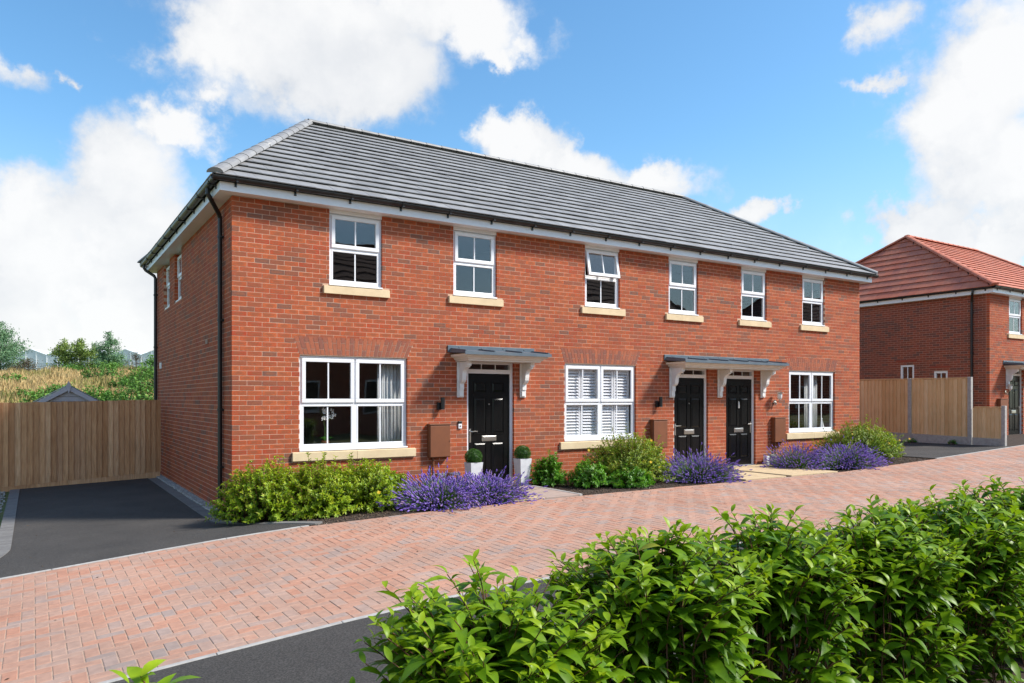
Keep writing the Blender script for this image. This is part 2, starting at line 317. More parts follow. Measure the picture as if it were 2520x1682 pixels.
M['straw'] = mat('dry grass', (0, 0, 0), rough=.9, tones=[(.58, .41, .18), (.70, .52, .25), (.50, .40, .16), (.28, .30, .08), (.36, .13, .06)], trans=.25)
M['leaf_a'] = mat('grey green leaves', (0, 0, 0), rough=.6, tones=[(0.079, 0.175, 0.079), (0.122, 0.245, 0.114), (0.193, 0.333, 0.158), (0.280, 0.420, 0.210)], trans=.25)
M['leaf_b'] = mat('yellow green leaves', (0, 0, 0), rough=.6, tones=[(0.088, 0.158, 0.035), (0.158, 0.245, 0.049), (0.245, 0.333, 0.061), (0.350, 0.420, 0.088)], trans=.25)
M['leaf_c'] = mat('hedge leaves', (0, 0, 0), rough=.6, tones=[(0.053, 0.158, 0.026), (0.096, 0.245, 0.035), (0.158, 0.333, 0.053), (0.263, 0.420, 0.061)], trans=.25)
M['leaf_d'] = mat('brownish leaves', (0, 0, 0), rough=.7, tones=[(.07, .055, .03), (.11, .08, .04), (.10, .11, .04)], trans=.2)
M['ghouse'] = mat('whitewashed glass', (.86, .89, .90), (.78, .82, .84), rough=.5, scale=.6, trans=.25)
M['ghframe'] = mat('greenhouse frame', (.88, .89, .89), rough=.5)
# ------------------------------------------------------------------ ground
RX = [-80, -12, -4, -2.8, -1.7, -.4, .4, 2, 4.5, 12, 16, 22, 35, 120]
RZ = [-1.6, -1.05, -.50, -.40, -.30, -.19, -.14, -.09, -.05, -.03, .10, .34, .55, .9]
DX = [-80, -12, -3.5, 0, 2, 4.5, 12, 16, 22, 35, 120]
DZ = [-.9, -.7, -.40, -.27, -.16, -.05, -.03, .10, .32, .5, .8]
def gz(x, y):
    x = np.asarray(x, float); y = np.asarray(y, float)
    t = np.clip((y+2.1)/2.1, 0, 1); t = t*t*(3-2*t)
    z = np.interp(x, RX, RZ)*(1-t)+np.interp(x, DX, DZ)*t
    bank = np.interp(y, [13, 30, 52, 62, 200, 900], [0, 1.3, 3.5, 3.7, 4.2, 6.0])
    return z+bank
def sheet(name, us, lo, hi, nv, off, m, along='x', parent=None):
    """strip of quads following the ground; along x: y runs lo(x)..hi(x)"""
    V = []; Fq = []
    for u in us:
        a, b = lo(u), hi(u)
        for j in range(nv+1):
            v = a+(b-a)*j/nv; x, y = (u, v) if along == 'x' else (v, u)
            V.append((x, y, float(gz(x, y))+off))
    k = nv+1
    for i in range(len(us)-1):
        for j in range(nv):
            q = (i*k+j, (i+1)*k+j, (i+1)*k+j+1, i*k+j+1); Fq.append(q if along == 'x' else q[::-1])
    return struct(np_mesh(name, V, Fq, m, parent))
def lin(a, b, n): return [a+(b-a)*i/n for i in range(n+1)]
gx = [-900, -400, -200, -100, -60, -30]+lin(-18, 40, 58)+[50, 70, 100, 200, 400, 900]
gy = [-900, -300, -100, -40]+lin(-20, 20, 60)+lin(21, 70, 35)+[90, 120, 200, 400, 900]
V = [(x, y, float(gz(x, y))-.05) for x in gx for y in gy]
Fq = [(i*len(gy)+j, (i+1)*len(gy)+j, (i+1)*len(gy)+j+1, i*len(gy)+j+1) for i in range(len(gx)-1) for j in range(len(gy)-1)]
struct(np_mesh('ground', V, Fq, M['grass']))
def d_right(y): return -.32 if y > .1 else -.32+.87*((.1-y)/2.0)**1.7
def d_left(y): return -2.75 if y > -.3 else -2.75-.9*((-.3-y)/1.8)**2
EDGE_T, EDGE_B = -2.1, -6.15
sheet('driveway', lin(EDGE_T+.055, 7.2, 46), d_left, d_right, 10, 0.0, M['asphalt'], 'y')
sheet('right_driveway', lin(15.75, 19.62, 12), lambda x: EDGE_T+.055, lambda x: 9.0, 26, 0.0, M['asphalt'])
sheet('footway', lin(-12, 40, 104), lambda x: -8.5, lambda x: EDGE_B-.05, 6, 0.0, M['asphalt'])
sheet('planting_bed', lin(.3, 15.75, 62), lambda x: EDGE_T+.05 if x > .75 else EDGE_T+.05+2*(.75-x)**1.2, lambda x: .05, 8, -.02, M['soil'])
sheet('right_garden', lin(19.7, 34, 30), lambda x: EDGE_T+.05, lambda x: .3, 6, -.02, M['soil'])
sheet('hedge_bed', lin(-4, 8, 24), lambda x: -10.3, lambda x: -8.52, 4, -.02, M['soil'])
road = sheet('block_road', lin(-12, 40, 208), lambda x: EDGE_B, lambda x: EDGE_T, 8, -.0035, M['sand'])
sheet('left_verge', lin(-12, -2.8, 30), lambda x: EDGE_T+.055, lambda x: 7.2, 12, -.035, M['grass'])
# pavers, 90 degree herringbone with a border course each side
def paver_geo(L, W, h=.05, c=.004):
    mb = MB(); g = .003
    a, b = L/2-g, W/2-g
    T = [(-a+c, -b+c, 0), (a-c, -b+c, 0), (a-c, b-c, 0), (-a+c, b-c, 0)]
    B = [(-a, -b, -c*.8), (a, -b, -c*.8), (a, b, -c*.8), (-a, b, -c*.8)]
    D = [(x, y, -h) for x, y, z in B]
    mb.poly(T)
    for i in range(4):
        j = (i+1) % 4; mb.poly([B[i], B[j], T[j], T[i]]); mb.poly([D[i], D[j], B[j], B[i]])
    return mb
def lay_pavers():
    P = []                                                    # (cx, cy, L, W, rot)
    X0, X1 = -9.0, 33.0; s = .1; yb, ytp = EDGE_B+.105, EDGE_T-.105
    ni, nj = int((X1-X0)/s), int((ytp-yb)/s)+2
    for i in range(ni):
        for j in range(-2, nj):
            k = (i-j) % 4
            if k == 0: x0, x1, y0, y1 = X0+i*s, X0+(i+2)*s, yb+j*s, yb+(j+1)*s
            elif k == 3: x0, x1, y0, y1 = X0+i*s, X0+(i+1)*s, yb+j*s, yb+(j+2)*s
            else: continue
            y0 = max(y0, yb); y1 = min(y1, ytp)
            if y1-y0 < .03: continue
            P.append(((x0+x1)/2, (y0+y1)/2, x1-x0, y1-y0))
    for row in (EDGE_B+.052, EDGE_T-.052):
        x = X0
        while x < X1: P.append((x+.1, row, .2, .1)); x += .2
    def tone_of(x, y):
        n = math.sin(x*1.7+y*.9)*math.sin(x*.53-y*1.9+1)*.10
        return min(1, max(0, random.betavariate(1.5, 2.1)+n))
    near = []; rest = []
    for p in P:
        z = float(gz(p[0], p[1])); px, py, w = to_px((p[0], p[1], z))
        if w > 0 and -30 < px < 860 and py < 1720: near.append((w, p))
        else: rest.append(p)
    near.sort(key=lambda t: t[0]); rest += [p for _, p in near[300:]]; near = [p for _, p in near[:300]]
    cache = {}
    for (cx, cy, L, W) in near:
        key = (round(L, 3), round(W, 3))
        if key not in cache: cache[key] = paver_geo(L, W).mesh('paver'); cache[key].materials.append(M['paver'])
        o = bpy.data.objects.new('paver', cache[key]); link(o, road)
        e = .05; sx = float(gz(cx+e, cy)-gz(cx-e, cy))/(2*e); sy = float(gz(cx, cy+e)-gz(cx, cy-e))/(2*e)
        o.location = (cx, cy, float(gz(cx, cy))+random.uniform(-.0008, .0012)); o.rotation_euler = (math.atan(sy)+random.gauss(0, .004), -math.atan(sx)+random.gauss(0, .004), random.gauss(0, .006))
        o['tone'] = tone_of(cx, cy)
    Vs = []; Fs = []; Ts = []; base = 0
    tmpl = {}
    for (cx, cy, L, W) in rest:
        key = (round(L, 3), round(W, 3))
        if key not in tmpl:
            mb = paver_geo(L, W); tmpl[key] = (np.array(mb.v), np.array(mb.f))
        v, f = tmpl[key]; v = v.copy(); v[:, 0] += cx; v[:, 1] += cy; v[:, 2] += gz(v[:, 0], v[:, 1])+random.uniform(-.0015, .0015)
        Vs.append(v); Fs.append(f+base); base += len(v); Ts += [tone_of(cx, cy)]*len(f)
    stuff(np_mesh('pavers', np.concatenate(Vs), np.concatenate(Fs), M['paver'], road, tone=Ts))
lay_pavers()
def kerb_run(name, label, y, x0, x1, w, unit, m, proud=.006):
    root = thing(name, (x0, y, float(gz(x0, y))), label, 'edging')
    x = x0
    while x < x1-.05:
        a, b = x+.003, min(x+unit, x1)-.003
        mb = MB(); c = []
        for z in (-.1, proud):
            for yy in (y-w/2, y+w/2):
                for xx in (a, b): c.append((xx-x0, yy-y, float(gz(xx, y))-float(gz(x0, y))+z))
        mb.hexa(c); mb.build('kerb_unit', m, root, bevel=.004); x += unit
    return root
kerb_run('concrete_edging', 'pale concrete edging strip between the block road and the near asphalt footway', EDGE_B-.025, -6, 22, .05, .915, M['concrete'])
kerb_run('concrete_edging', 'pale concrete edging strip where the left asphalt driveway meets the block road', EDGE_T+.027, -6, .52, .05, .915, M['concrete'])
kerb_run('concrete_edging', 'thin concrete edging at the mouth of the far right driveway', EDGE_T+.027, 15.7, 26, .05, .915, M['concrete'])
def block_edging(fn, ys, side, label):
    root = thing('drive_edging', (fn(ys[0]), ys[0], float(gz(fn(ys[0]), ys[0]))), label, 'edging'); L0 = Vector(root.location)
    pts = [Vector((fn(y), y, 0)) for y in ys]; acc = 0; out = [pts[0]]
    for a, b in zip(pts, pts[1:]):
        d = (b-a).length; t = 0
        while acc+(d-t) >= .105:
            t += .105-acc; acc = 0; out.append(a.lerp(b, t/d))
        acc += d-t
    for a, b in zip(out, out[1:]):
        t = (b-a).normalized(); nrm = Vector((-t.y, t.x, 0))*side; a2 = a+t*.002; b2 = b-t*.002
        c = []
        for z in (-.08, .008):
            for q in (0, .17):
                for p in (a2, b2):
                    P = p+nrm*q; c.append((P.x-L0.x, P.y-L0.y, float(gz(P.x, P.y))+z-L0.z))
        o = MB(); o.hexa(c); ob = o.build('edging_block', M['edging'], root); ob['tone'] = random.random()
block_edging(d_right, lin(6.9, -2.0, 180), 1, 'grey block edging curving from the gable wall round to the front bed')
block_edging(d_left, lin(7.0, -2.0, 180), -1, 'grey block edging along the far left side of the driveway')
# ------------------------------------------------------------------ small stones and bark
def scatter(name, pts, size, m, tone, flat=.6, parent=None):
    o6 = np.array([(1, 0, 0), (-1, 0, 0), (0, 1, 0), (0, -1, 0), (0, 0, 1), (0, 0, -1)], float)
    f8 = np.array([(0, 2, 4), (2, 1, 4), (1, 3, 4), (3, 0, 4), (2, 0, 5), (1, 2, 5), (3, 1, 5), (0, 3, 5)])
    n = len(pts); s = RNG.uniform(size[0], size[1], (n, 1, 3)); s[:, :, 2] *= flat; s[:, :, 0] *= RNG.uniform(.7, 1.6, (n, 1))
    a = RNG.uniform(0, 6.28, n); c, q = np.cos(a), np.sin(a)
    v = o6[None]*s+RNG.normal(0, .12, (n, 6, 3))*s
    x = v[:, :, 0]*c[:, None]-v[:, :, 1]*q[:, None]; y = v[:, :, 0]*q[:, None]+v[:, :, 1]*c[:, None]
    v = np.stack([x, y, v[:, :, 2]], -1)+np.asarray(pts)[:, None]
    f = f8[None]+(np.arange(n)*6)[:, None, None]
    return stuff(np_mesh(name, v.reshape(-1, 3), f.reshape(-1, 3), m, parent, tone=np.repeat(RNG.uniform(*tone, n), 8)))
def pts_in(n, x0, x1, y0, y1, off, cond=None):
    x = RNG.uniform(x0, x1, n); y = RNG.uniform(y0, y1, n)
    if cond is not None: k = cond(x, y); x, y = x[k], y[k]
    return np.stack([x, y, gz(x, y)+off], -1)
P = np.concatenate([pts_in(3000, -.135, .0, .0, 8.1, .012), pts_in(260, -.12, .25, -.6, .02, .01)])
tag(scatter('pebble_strip', P, (.016, .034), M['pebble'], (0, 1)), 'strip of grey pebbles along the foot of the gable wall', 'pebbles')
P = pts_in(2600, -4.2, -2.97, -1.2, 6.9, -.01)
tag(scatter('pebble_bed', P, (.014, .032), M['pebble'], (0, 1)), 'bed of grey pebbles left of the driveway edging', 'pebbles')
P = pts_in(8200, .5, 15.7, -2.02, -.05, -.012, lambda x, y: ~(((x > 3.75) & (x < 5.0)) | ((x > 8.9) & (x < 12.0))))
tag(scatter('bark_chips', P, (.008, .022), M['chip'], (0, 1), flat=.4), 'dark bark chips covering the front planting beds', 'bark chips')
# ------------------------------------------------------------------ house kit (local coordinates: x along the front, y inwards, z up)
CO, BR = .075, .225
def F(u, d, z): return (u, d, z)              # front wall mapping: u along, d depth inwards
def G(u, d, z): return (d, u, z)              # left gable mapping
def brick_rows(L0, L1, z0, z1, holes, start=0.0):
    """stretcher bond cut round the holes: list of (u0, u1, z); holes: list of fn(z)->(a,b) or None"""
    out = []; k = 0; n = int(round((z1-z0)/CO))
    for r in range(n):
        z = z0+r*CO; zc = z+CO/2
        cuts = sorted(c for c in (h(zc) for h in holes) if c)
        u = L0-(BR/2 if (r % 2) else 0)
        while u < L1-.01:
            a, b = max(u, L0), min(u+BR-.01, L1)
            segs = [(a, b)]
            for c0, c1 in cuts:
                segs = [q for s0, s1 in segs for q in ((s0, min(s1, c0)), (max(s0, c1), s1)) if q[1]-q[0] > .02]
            out += [(s0, s1, z) for s0, s1 in segs if s1-s0 > .02]
            u += BR
    return out
def rect_hole(a, b, z0, z1): return lambda z: (a, b) if z0 < z < z1 else None
def trap_hole(a0, b0, z0, a1, b1, z1):
    def h(z):
        if not z0 < z < z1: return None
        t = (z-z0)/(z1-z0); return (a0+(a1-a0)*t, b0+(b1-b0)*t)
    return h
def wall(root, name, MP, L0, L1, z0, z1, rects, holes, bm, mm, n_parts, near=None, depth=.1):
    """mortar core with real openings + bricks standing proud of it"""
    rects = [(a-.004, b+.004, c-.004, min(d+.004, z1)) for a, b, c, d in rects]
    us = sorted({L0, L1, *[r[0] for r in rects], *[r[1] for r in rects]}); zs = sorted({z0, z1, *[r[2] for r in rects], *[r[3] for r in rects]})
    mb = MB()
    for a, b in zip(us, us[1:]):
        run = None
        for c, d in zip(zs, zs[1:]):
            um, zm = (a+b)/2, (c+d)/2
            if any(r[0] < um < r[1] and r[2] < zm < r[3] for r in rects):
                if run: mb.box(a+(.004 if a == L0 and MP is F else 0), b, .003, .14, run[0], run[1], M=MP); run = None
            else: run = (run[0], d) if run else (c, d)
        if run: mb.box(a+(.004 if a == L0 and MP is F else 0), b, .003, .14, run[0], run[1], M=MP)
    w = mb.build(name, mm, root)
    rows = brick_rows(L0, L1, z0, z1, holes)
    idx = list(range(len(rows)))
    if near: idx.sort(key=lambda i: near(rows[i]))
    sep = set(idx[:n_parts])
    rest = MB(); meshes = {}
    uvk = 'y0' if MP is F else 'x0'
    for i, (a, b, z) in enumerate(rows):
        tn = min(.999, max(.001, random.betavariate(1.05, 1.75)))
        dp = random.uniform(-.0015, .0015)
        if i in sep:
            key = round(b-a, 3)
            if key not in meshes:
                q = MB(); q.box(0, b-a, 0, depth, 0, .065, M=MP, uvfront='y0', skip=('y1',)); me = q.mesh('brick'); me.materials.append(bm); meshes[key] = me
            o = bpy.data.objects.new('brick', meshes[key]); link(o, w); o.location = MP(a, dp, z); o['tone'] = tn
        else:
            rest.box(a, b, dp, depth, z, z+.065, tn, skip=('y1',), uvfront='y0', M=MP)
    stuff(rest.build('bricks', bm, w))
    return w
def voussoirs(w, a0, b0, z0, a1, b1, z1):
    n = int(round((a1+b1 and (b1-a1))/.0775)); g = .005; zs = z0+(z1-z0)*.32; zl = z0+(z1-z0)*.68
    for i in range(n):
        sp = zs if i % 2 else zl
        for q0, q1 in ((z0, sp), (sp, z1)):
            c = []
            for z in (q0+g, q1-g):
                t = (z-z0)/(z1-z0)
                e0 = (a0+(a1-a0)*t)+((b0-a0)+((b1-a1)-(b0-a0))*t)*i/n; e1 = (a0+(a1-a0)*t)+((b0-a0)+((b1-a1)-(b0-a0))*t)*(i+1)/n
                for y in (-.002, .09):
                    for x in (e0+g, e1-g): c.append((x, y, z))
            m = MB(); m.hexa(c, skip=('y1',)); o = m.build('voussoir', M['voussoir'], w); o['tone'] = random.random()
def frame_rect(mb, MP, a, b, z0, z1, t, d0, d1, tb=None):
    tb = tb or t
    mb.box(a, b, d0, d1, z0, z0+tb, M=MP); mb.box(a, b, d0, d1, z1-t, z1, M=MP)
    mb.box(a, a+t, d0, d1, z0+tb, z1-t, M=MP); mb.box(b-t, b, d0, d1, z0+tb, z1-t, M=MP)
def light(root, MP, a, b, z0, z1, d, sash, tilt=0):
    """one light of a window: glazing frame, bar and two panes; sash = opening casement standing proud"""
    t = .062 if sash else .030; dd = d-(.022 if sash else .006)
    zh = z1
    def T(u, dep, z):
        if tilt:
            s, c = math.sin(tilt), math.cos(tilt); h = zh-z; q = dep-dd
            return MP(u, dd+q*c-h*s, zh-h*c-q*s)
        return MP(u, dep, z)
    mb = MB(); frame_rect(mb, T, a, b, z0, z1, t, dd, d+.02)
    sh = mb.build('sash' if sash else 'glazing_bead', M['upvc'], root, bevel=.006)
    mid = (a+b)/2
    MB().box(mid-.011, mid+.011, dd+.014, d+.012, z0+t, z1-t, M=T).build('glazing_bar', M['upvc'], root)
    for p, q in ((a+t, mid-.011), (mid+.011, b-t)):
        MB().box(p, q, dd+.018, dd+.024, z0+t, z1-t, M=T).build('pane', M['glass'], root)
def window_upper(house, MP, a, b, z0, z1, d=.045, tilt=0, sill=True, split=.52, label=None):
    mb = MB(); frame_rect(mb, MP, a-.002, b+.002, z0+.03, z1, .051, d, d+.07, .05)
    zm = z0+(z1-z0)*split; mb.box(a+.045, b-.045, d, d+.06, zm-.022, zm+.022, M=MP)
    mb.box(a-.004, b+.004, d-.055, d+.05, z0+.006, z0+.03, M=MP)
    w = mb.build('window', M['upvc'], house, bevel=.004)
    if label: w['label'] = label
    light(w, MP, a+.046, b-.046, zm+.012, z1-.022, d, True, tilt)
    light(w, MP, a+.047, b-.047, z0+.075, zm-.018, d+.004, False)
    if sill: stone_sill(w, MP, a-.10, b+.15-.03, z0)
    return w
def stone_sill(w, MP, a, b, ztop, h=.135, pieces=1):
    for i in range(pieces):
        p = a+(b-a)*i/pieces+(.002 if i else 0); q = a+(b-a)*(i+1)/pieces-(.002 if i < pieces-1 else 0)
        c = [MP(u, dd, zz) for (dd, zz) in () for u in ()]
        mb = MB(); zt = ztop; c = []
        for z in (0, 1):
            for dd in (-.045, .06):
                for u in (p, q): c.append(MP(u, dd, (zt-h) if not z else (zt-.012 if dd < 0 else zt+.004)))
        mb.hexa(c); mb.build('sill', M['stone'], w, bevel=.004)
def window_lower(house, a, b, z0, z1, d=.05):
    mb = MB(); frame_rect(mb, F, a-.002, b+.002, z0+.03, z1+.002, .056, d, d+.07, .055)
    m = (a+b)/2; zm = z0+(z1-z0)*.5; mb.box(m-.032, m+.032, d, d+.06, z0+.08, z1-.05); mb.box(a+.05, m-.033, d, d+.06, zm-.022, zm+.022); mb.box(m+.033, b-.05, d, d+.06, zm-.022, zm+.022)
    mb.box(a-.004, b+.004, d-.06, d+.05, z0+.004, z0+.03); mb.box(a+.006, b-.006, d-.018, d-.001, z1-.03, z1-.004)
    w = mb.build('window', M['upvc'], house, bevel=.004)
    for p, q in ((a+.046, m-.012), (m+.012, b-.046)):
        light(w, F, p, q, zm+.012, z1-.034, d, True); 
    for p, q in ((a+.05, m-.03), (m+.03, b-.05)):
        light(w, F, p, q, z0+.082, zm-.018, d+.004, False)
    stone_sill(w, F, a-.12, b+.14, z0, .145, 2); return w
def door(house, a, b, z0, z1, hand, extra=None):
    """frame a..b, leaf with six raised panels; hand -1 = handle on the left"""
    d = .055; zt = z0+2.03
    mb = MB(); frame_rect(mb, F, a-.002, b+.002, z0+.035, z1+.002, .057, d, d+.08, .001); mb.box(a+.055, b-.055, d, d+.08, zt, zt+.075); mb.box(a+.056, b-.056, d+.001, d+.07, z1-.095, z1-.056)
    fr = mb.build('door_frame', M['upvc'], house, bevel=.004)
    MB().box(a+.01, b-.01, d-.07, d+.09, z0, z0+.034).build('threshold', M['chrome'], fr, bevel=.004)
    ta, tb, tz0, tz1 = a+.056, b-.056, zt+.076, z1-.096
    for i in range(3):
        p, q = ta+(tb-ta)*i/3, ta+(tb-ta)*(i+1)/3
        MB().box(p, q, d+.05, d+.056, tz0, tz1).build('pane', M['glass'], fr)
        if i: MB().box(p-.008, p+.008, d+.035, d+.049, tz0, tz1).build('glazing_bar', M['upvc'], fr)
    la, lb, lz0, lz1 = a+.057, b-.057, z0+.037, zt-.003
    dl = d+.022
    leaf = MB().box(la, lb, dl, dl+.05, lz0, lz1).build('door_leaf', M['door'], house, bevel=.004)
    W = lb-la; H = lz1-lz0
    for c0, c1 in ((.155, .42), (.58, .845)):
        for h0, h1 in ((.835, .918), (.455, .775), (.095, .365)):
            p, q, r, s = la+W*c0, la+W*c1, lz0+H*h0, lz0+H*h1; m = MB(); e = .004
            # moulding ring, then raised field
            frame_rect(m, F, p-.02, q+.02, r-.02, s+.02, .014, dl-.009, dl+.002)
            o = [(p, dl+.001, r), (q, dl+.001, r), (q, dl+.001, s), (p, dl+.001, s)]; i_ = .028
            n = [(p+i_, dl-.013, r+i_), (q-i_, dl-.013, r+i_), (q-i_, dl-.013, s-i_), (p+i_, dl-.013, s-i_)]
            m.poly(n)
            for k in range(4): m.poly([o[k], o[(k+1) % 4], n[(k+1) % 4], n[k]])
            m.build('panel', M['door'], leaf)
    lx = (la+lb)/2
    m = MB().box(lx-.155, lx+.155, dl-.014, dl-.001, .745, .845); m.box(lx-.13, lx+.13, dl-.022, dl-.0145, .765, .832); m.build('letter_plate', M['chrome'], leaf, bevel=.004)
    hx = la+.045 if hand < 0 else lb-.045; s = -hand
    m = MB().box(hx-.016, hx+.016, dl-.012, dl-.001, .73, .98); m.tube([(hx, dl-.01, .93), (hx, dl-.05, .93), (hx+s*.03, dl-.055, .93), (hx+s*.13, dl-.05, .93)], .010); m.build('handle', M['chrome'], leaf, smooth=False)
    if extra == 'spy': m = MB().tube([(lx, dl-.012, 1.42), (lx, dl, 1.42)], .014, 10); m.build('spyhole', M['chrome'], leaf)
    if extra == 'knocker':
        m = MB().tube([(lx, dl-.014, 1.45), (lx, dl, 1.45)], .016, 8); m.box(lx-.016, lx+.016, dl-.022, dl-.002, 1.30, 1.44); m.build('knocker', M['frosted'], leaf, bevel=.006)
    return leaf
def canopy(house, a, b, brackets, z=2.34, dep=.60):
    zf = z-.01
    m = MB(); c = []
    for k in (0, 1):
        for y in (-dep, 0):
            for x in (a+.03, b-.03): c.append((x, y, (zf-.032 if y < 0 else z-.002) if not k else (zf if y < 0 else z+.055)))
    m.hexa(c); root = m.build('canopy', M['canopy'], house, bevel=.004)
    m = MB().box(a, b, -.022, -.003, z-.0, z+.125); fl = m.build('flashing', M['canopy'], root, bevel=.003)
    n = int(round((b-a)/.45))
    for i in range(n):
        x = a+(b-a)*(i+.5)/n; m = MB().tube([(x, -.03, z+.095), (x, -.022, z+.095)], .011, 8); m.build('fixing', M['chrome'], root)
    # raised rolls and front trim on the sheet
    nr = max(2, int(round((b-a)/.62)))
    for i in range(nr+1):
        x = a+.06+(b-a-.12)*i/nr; m = MB(); c = []
        for k in (0, 1):
            for y in (-dep+.02, -.03):
                for xx in (x-.014, x+.014): c.append((xx, y, (zf if y < -.1 else z+.05)+(.0 if not k else .028)))
        m.hexa(c); m.build('roll', M['canopy'], root)
    MB().box(a+.02, b-.02, -dep-.012, -dep, zf-.05, zf+.004).build('front_trim', M['canopy'], root)
    # ogee cornice: front and the two returns
    prof = [(.0, .0), (.016, -.012), (.018, -.03), (.040, -.048), (.075, -.060), (.088, -.085), (.115, -.095), (.118, -.118)]
    zt = zf-.033; m = MB(); A = a+.045; B = b-.045; D = -dep+.015
    for (i0, h0), (i1, h1) in zip(prof, prof[1:]):
        m.poly([(A+i0, D+i0, zt+h0), (A+i1, D+i1, zt+h1), (B-i1, D+i1, zt+h1), (B-i0, D+i0, zt+h0)])
        m.poly([(A+i0, 0, zt+h0), (A+i1, 0, zt+h1), (A+i1, D+i1, zt+h1), (A+i0, D+i0, zt+h0)])
        m.poly([(B-i0, D+i0, zt+h0), (B-i1, D+i1, zt+h1), (B-i1, 0, zt+h1), (B-i0, 0, zt+h0)])
    ii, hh = prof[-1]; m.poly([(A+ii, 0, zt+hh), (B-ii, 0, zt+hh), (B-ii, D+ii, zt+hh), (A+ii, D+ii, zt+hh)])
    m.poly([(A, 0, zt), (A, D, zt), (B, D, zt), (B, 0, zt)])
    m.build('cornice', M['cream'], root)
    zs = zt-.118
    for x0, x1 in brackets:
        bk = MB().box(x0, x1, -.030, -.003, 1.545, zs-.002).build('bracket', M['white_paint'], root, bevel=.006)
        xi0, xi1 = x0+.022, x1-.022
        pr = [(-.031, 1.57), (-.06, 1.57), (-.06, 1.685), (-.078, 1.685), (-.078, 1.79), (-.105, 1.80), (-.135, 1.82), (-.160, 1.86), (-.170, 1.91), (-.175, 1.97), (-.20, 2.02), (-.245, 2.055), (-.30, 2.075), (-.30, 2.095), (-.345, 2.10), (-.345, zs-.003), (-.031, zs-.003)]
        MB().extrude(pr, lambda u, v, w: (w, u, v), xi0, xi1).build('scroll', M['white_paint'], bk, bevel=.003)
    return root
def gutter_profile(r=.058, t=.006, n=10):
    o = [(r*math.cos(math.pi+math.pi*i/n), r*math.sin(math.pi+math.pi*i/n)) for i in range(n+1)]
    i_ = [((r-t)*math.cos(2*math.pi-math.pi*i/n), (r-t)*math.sin(2*math.pi-math.pi*i/n)) for i in range(n+1)]
    return o+i_
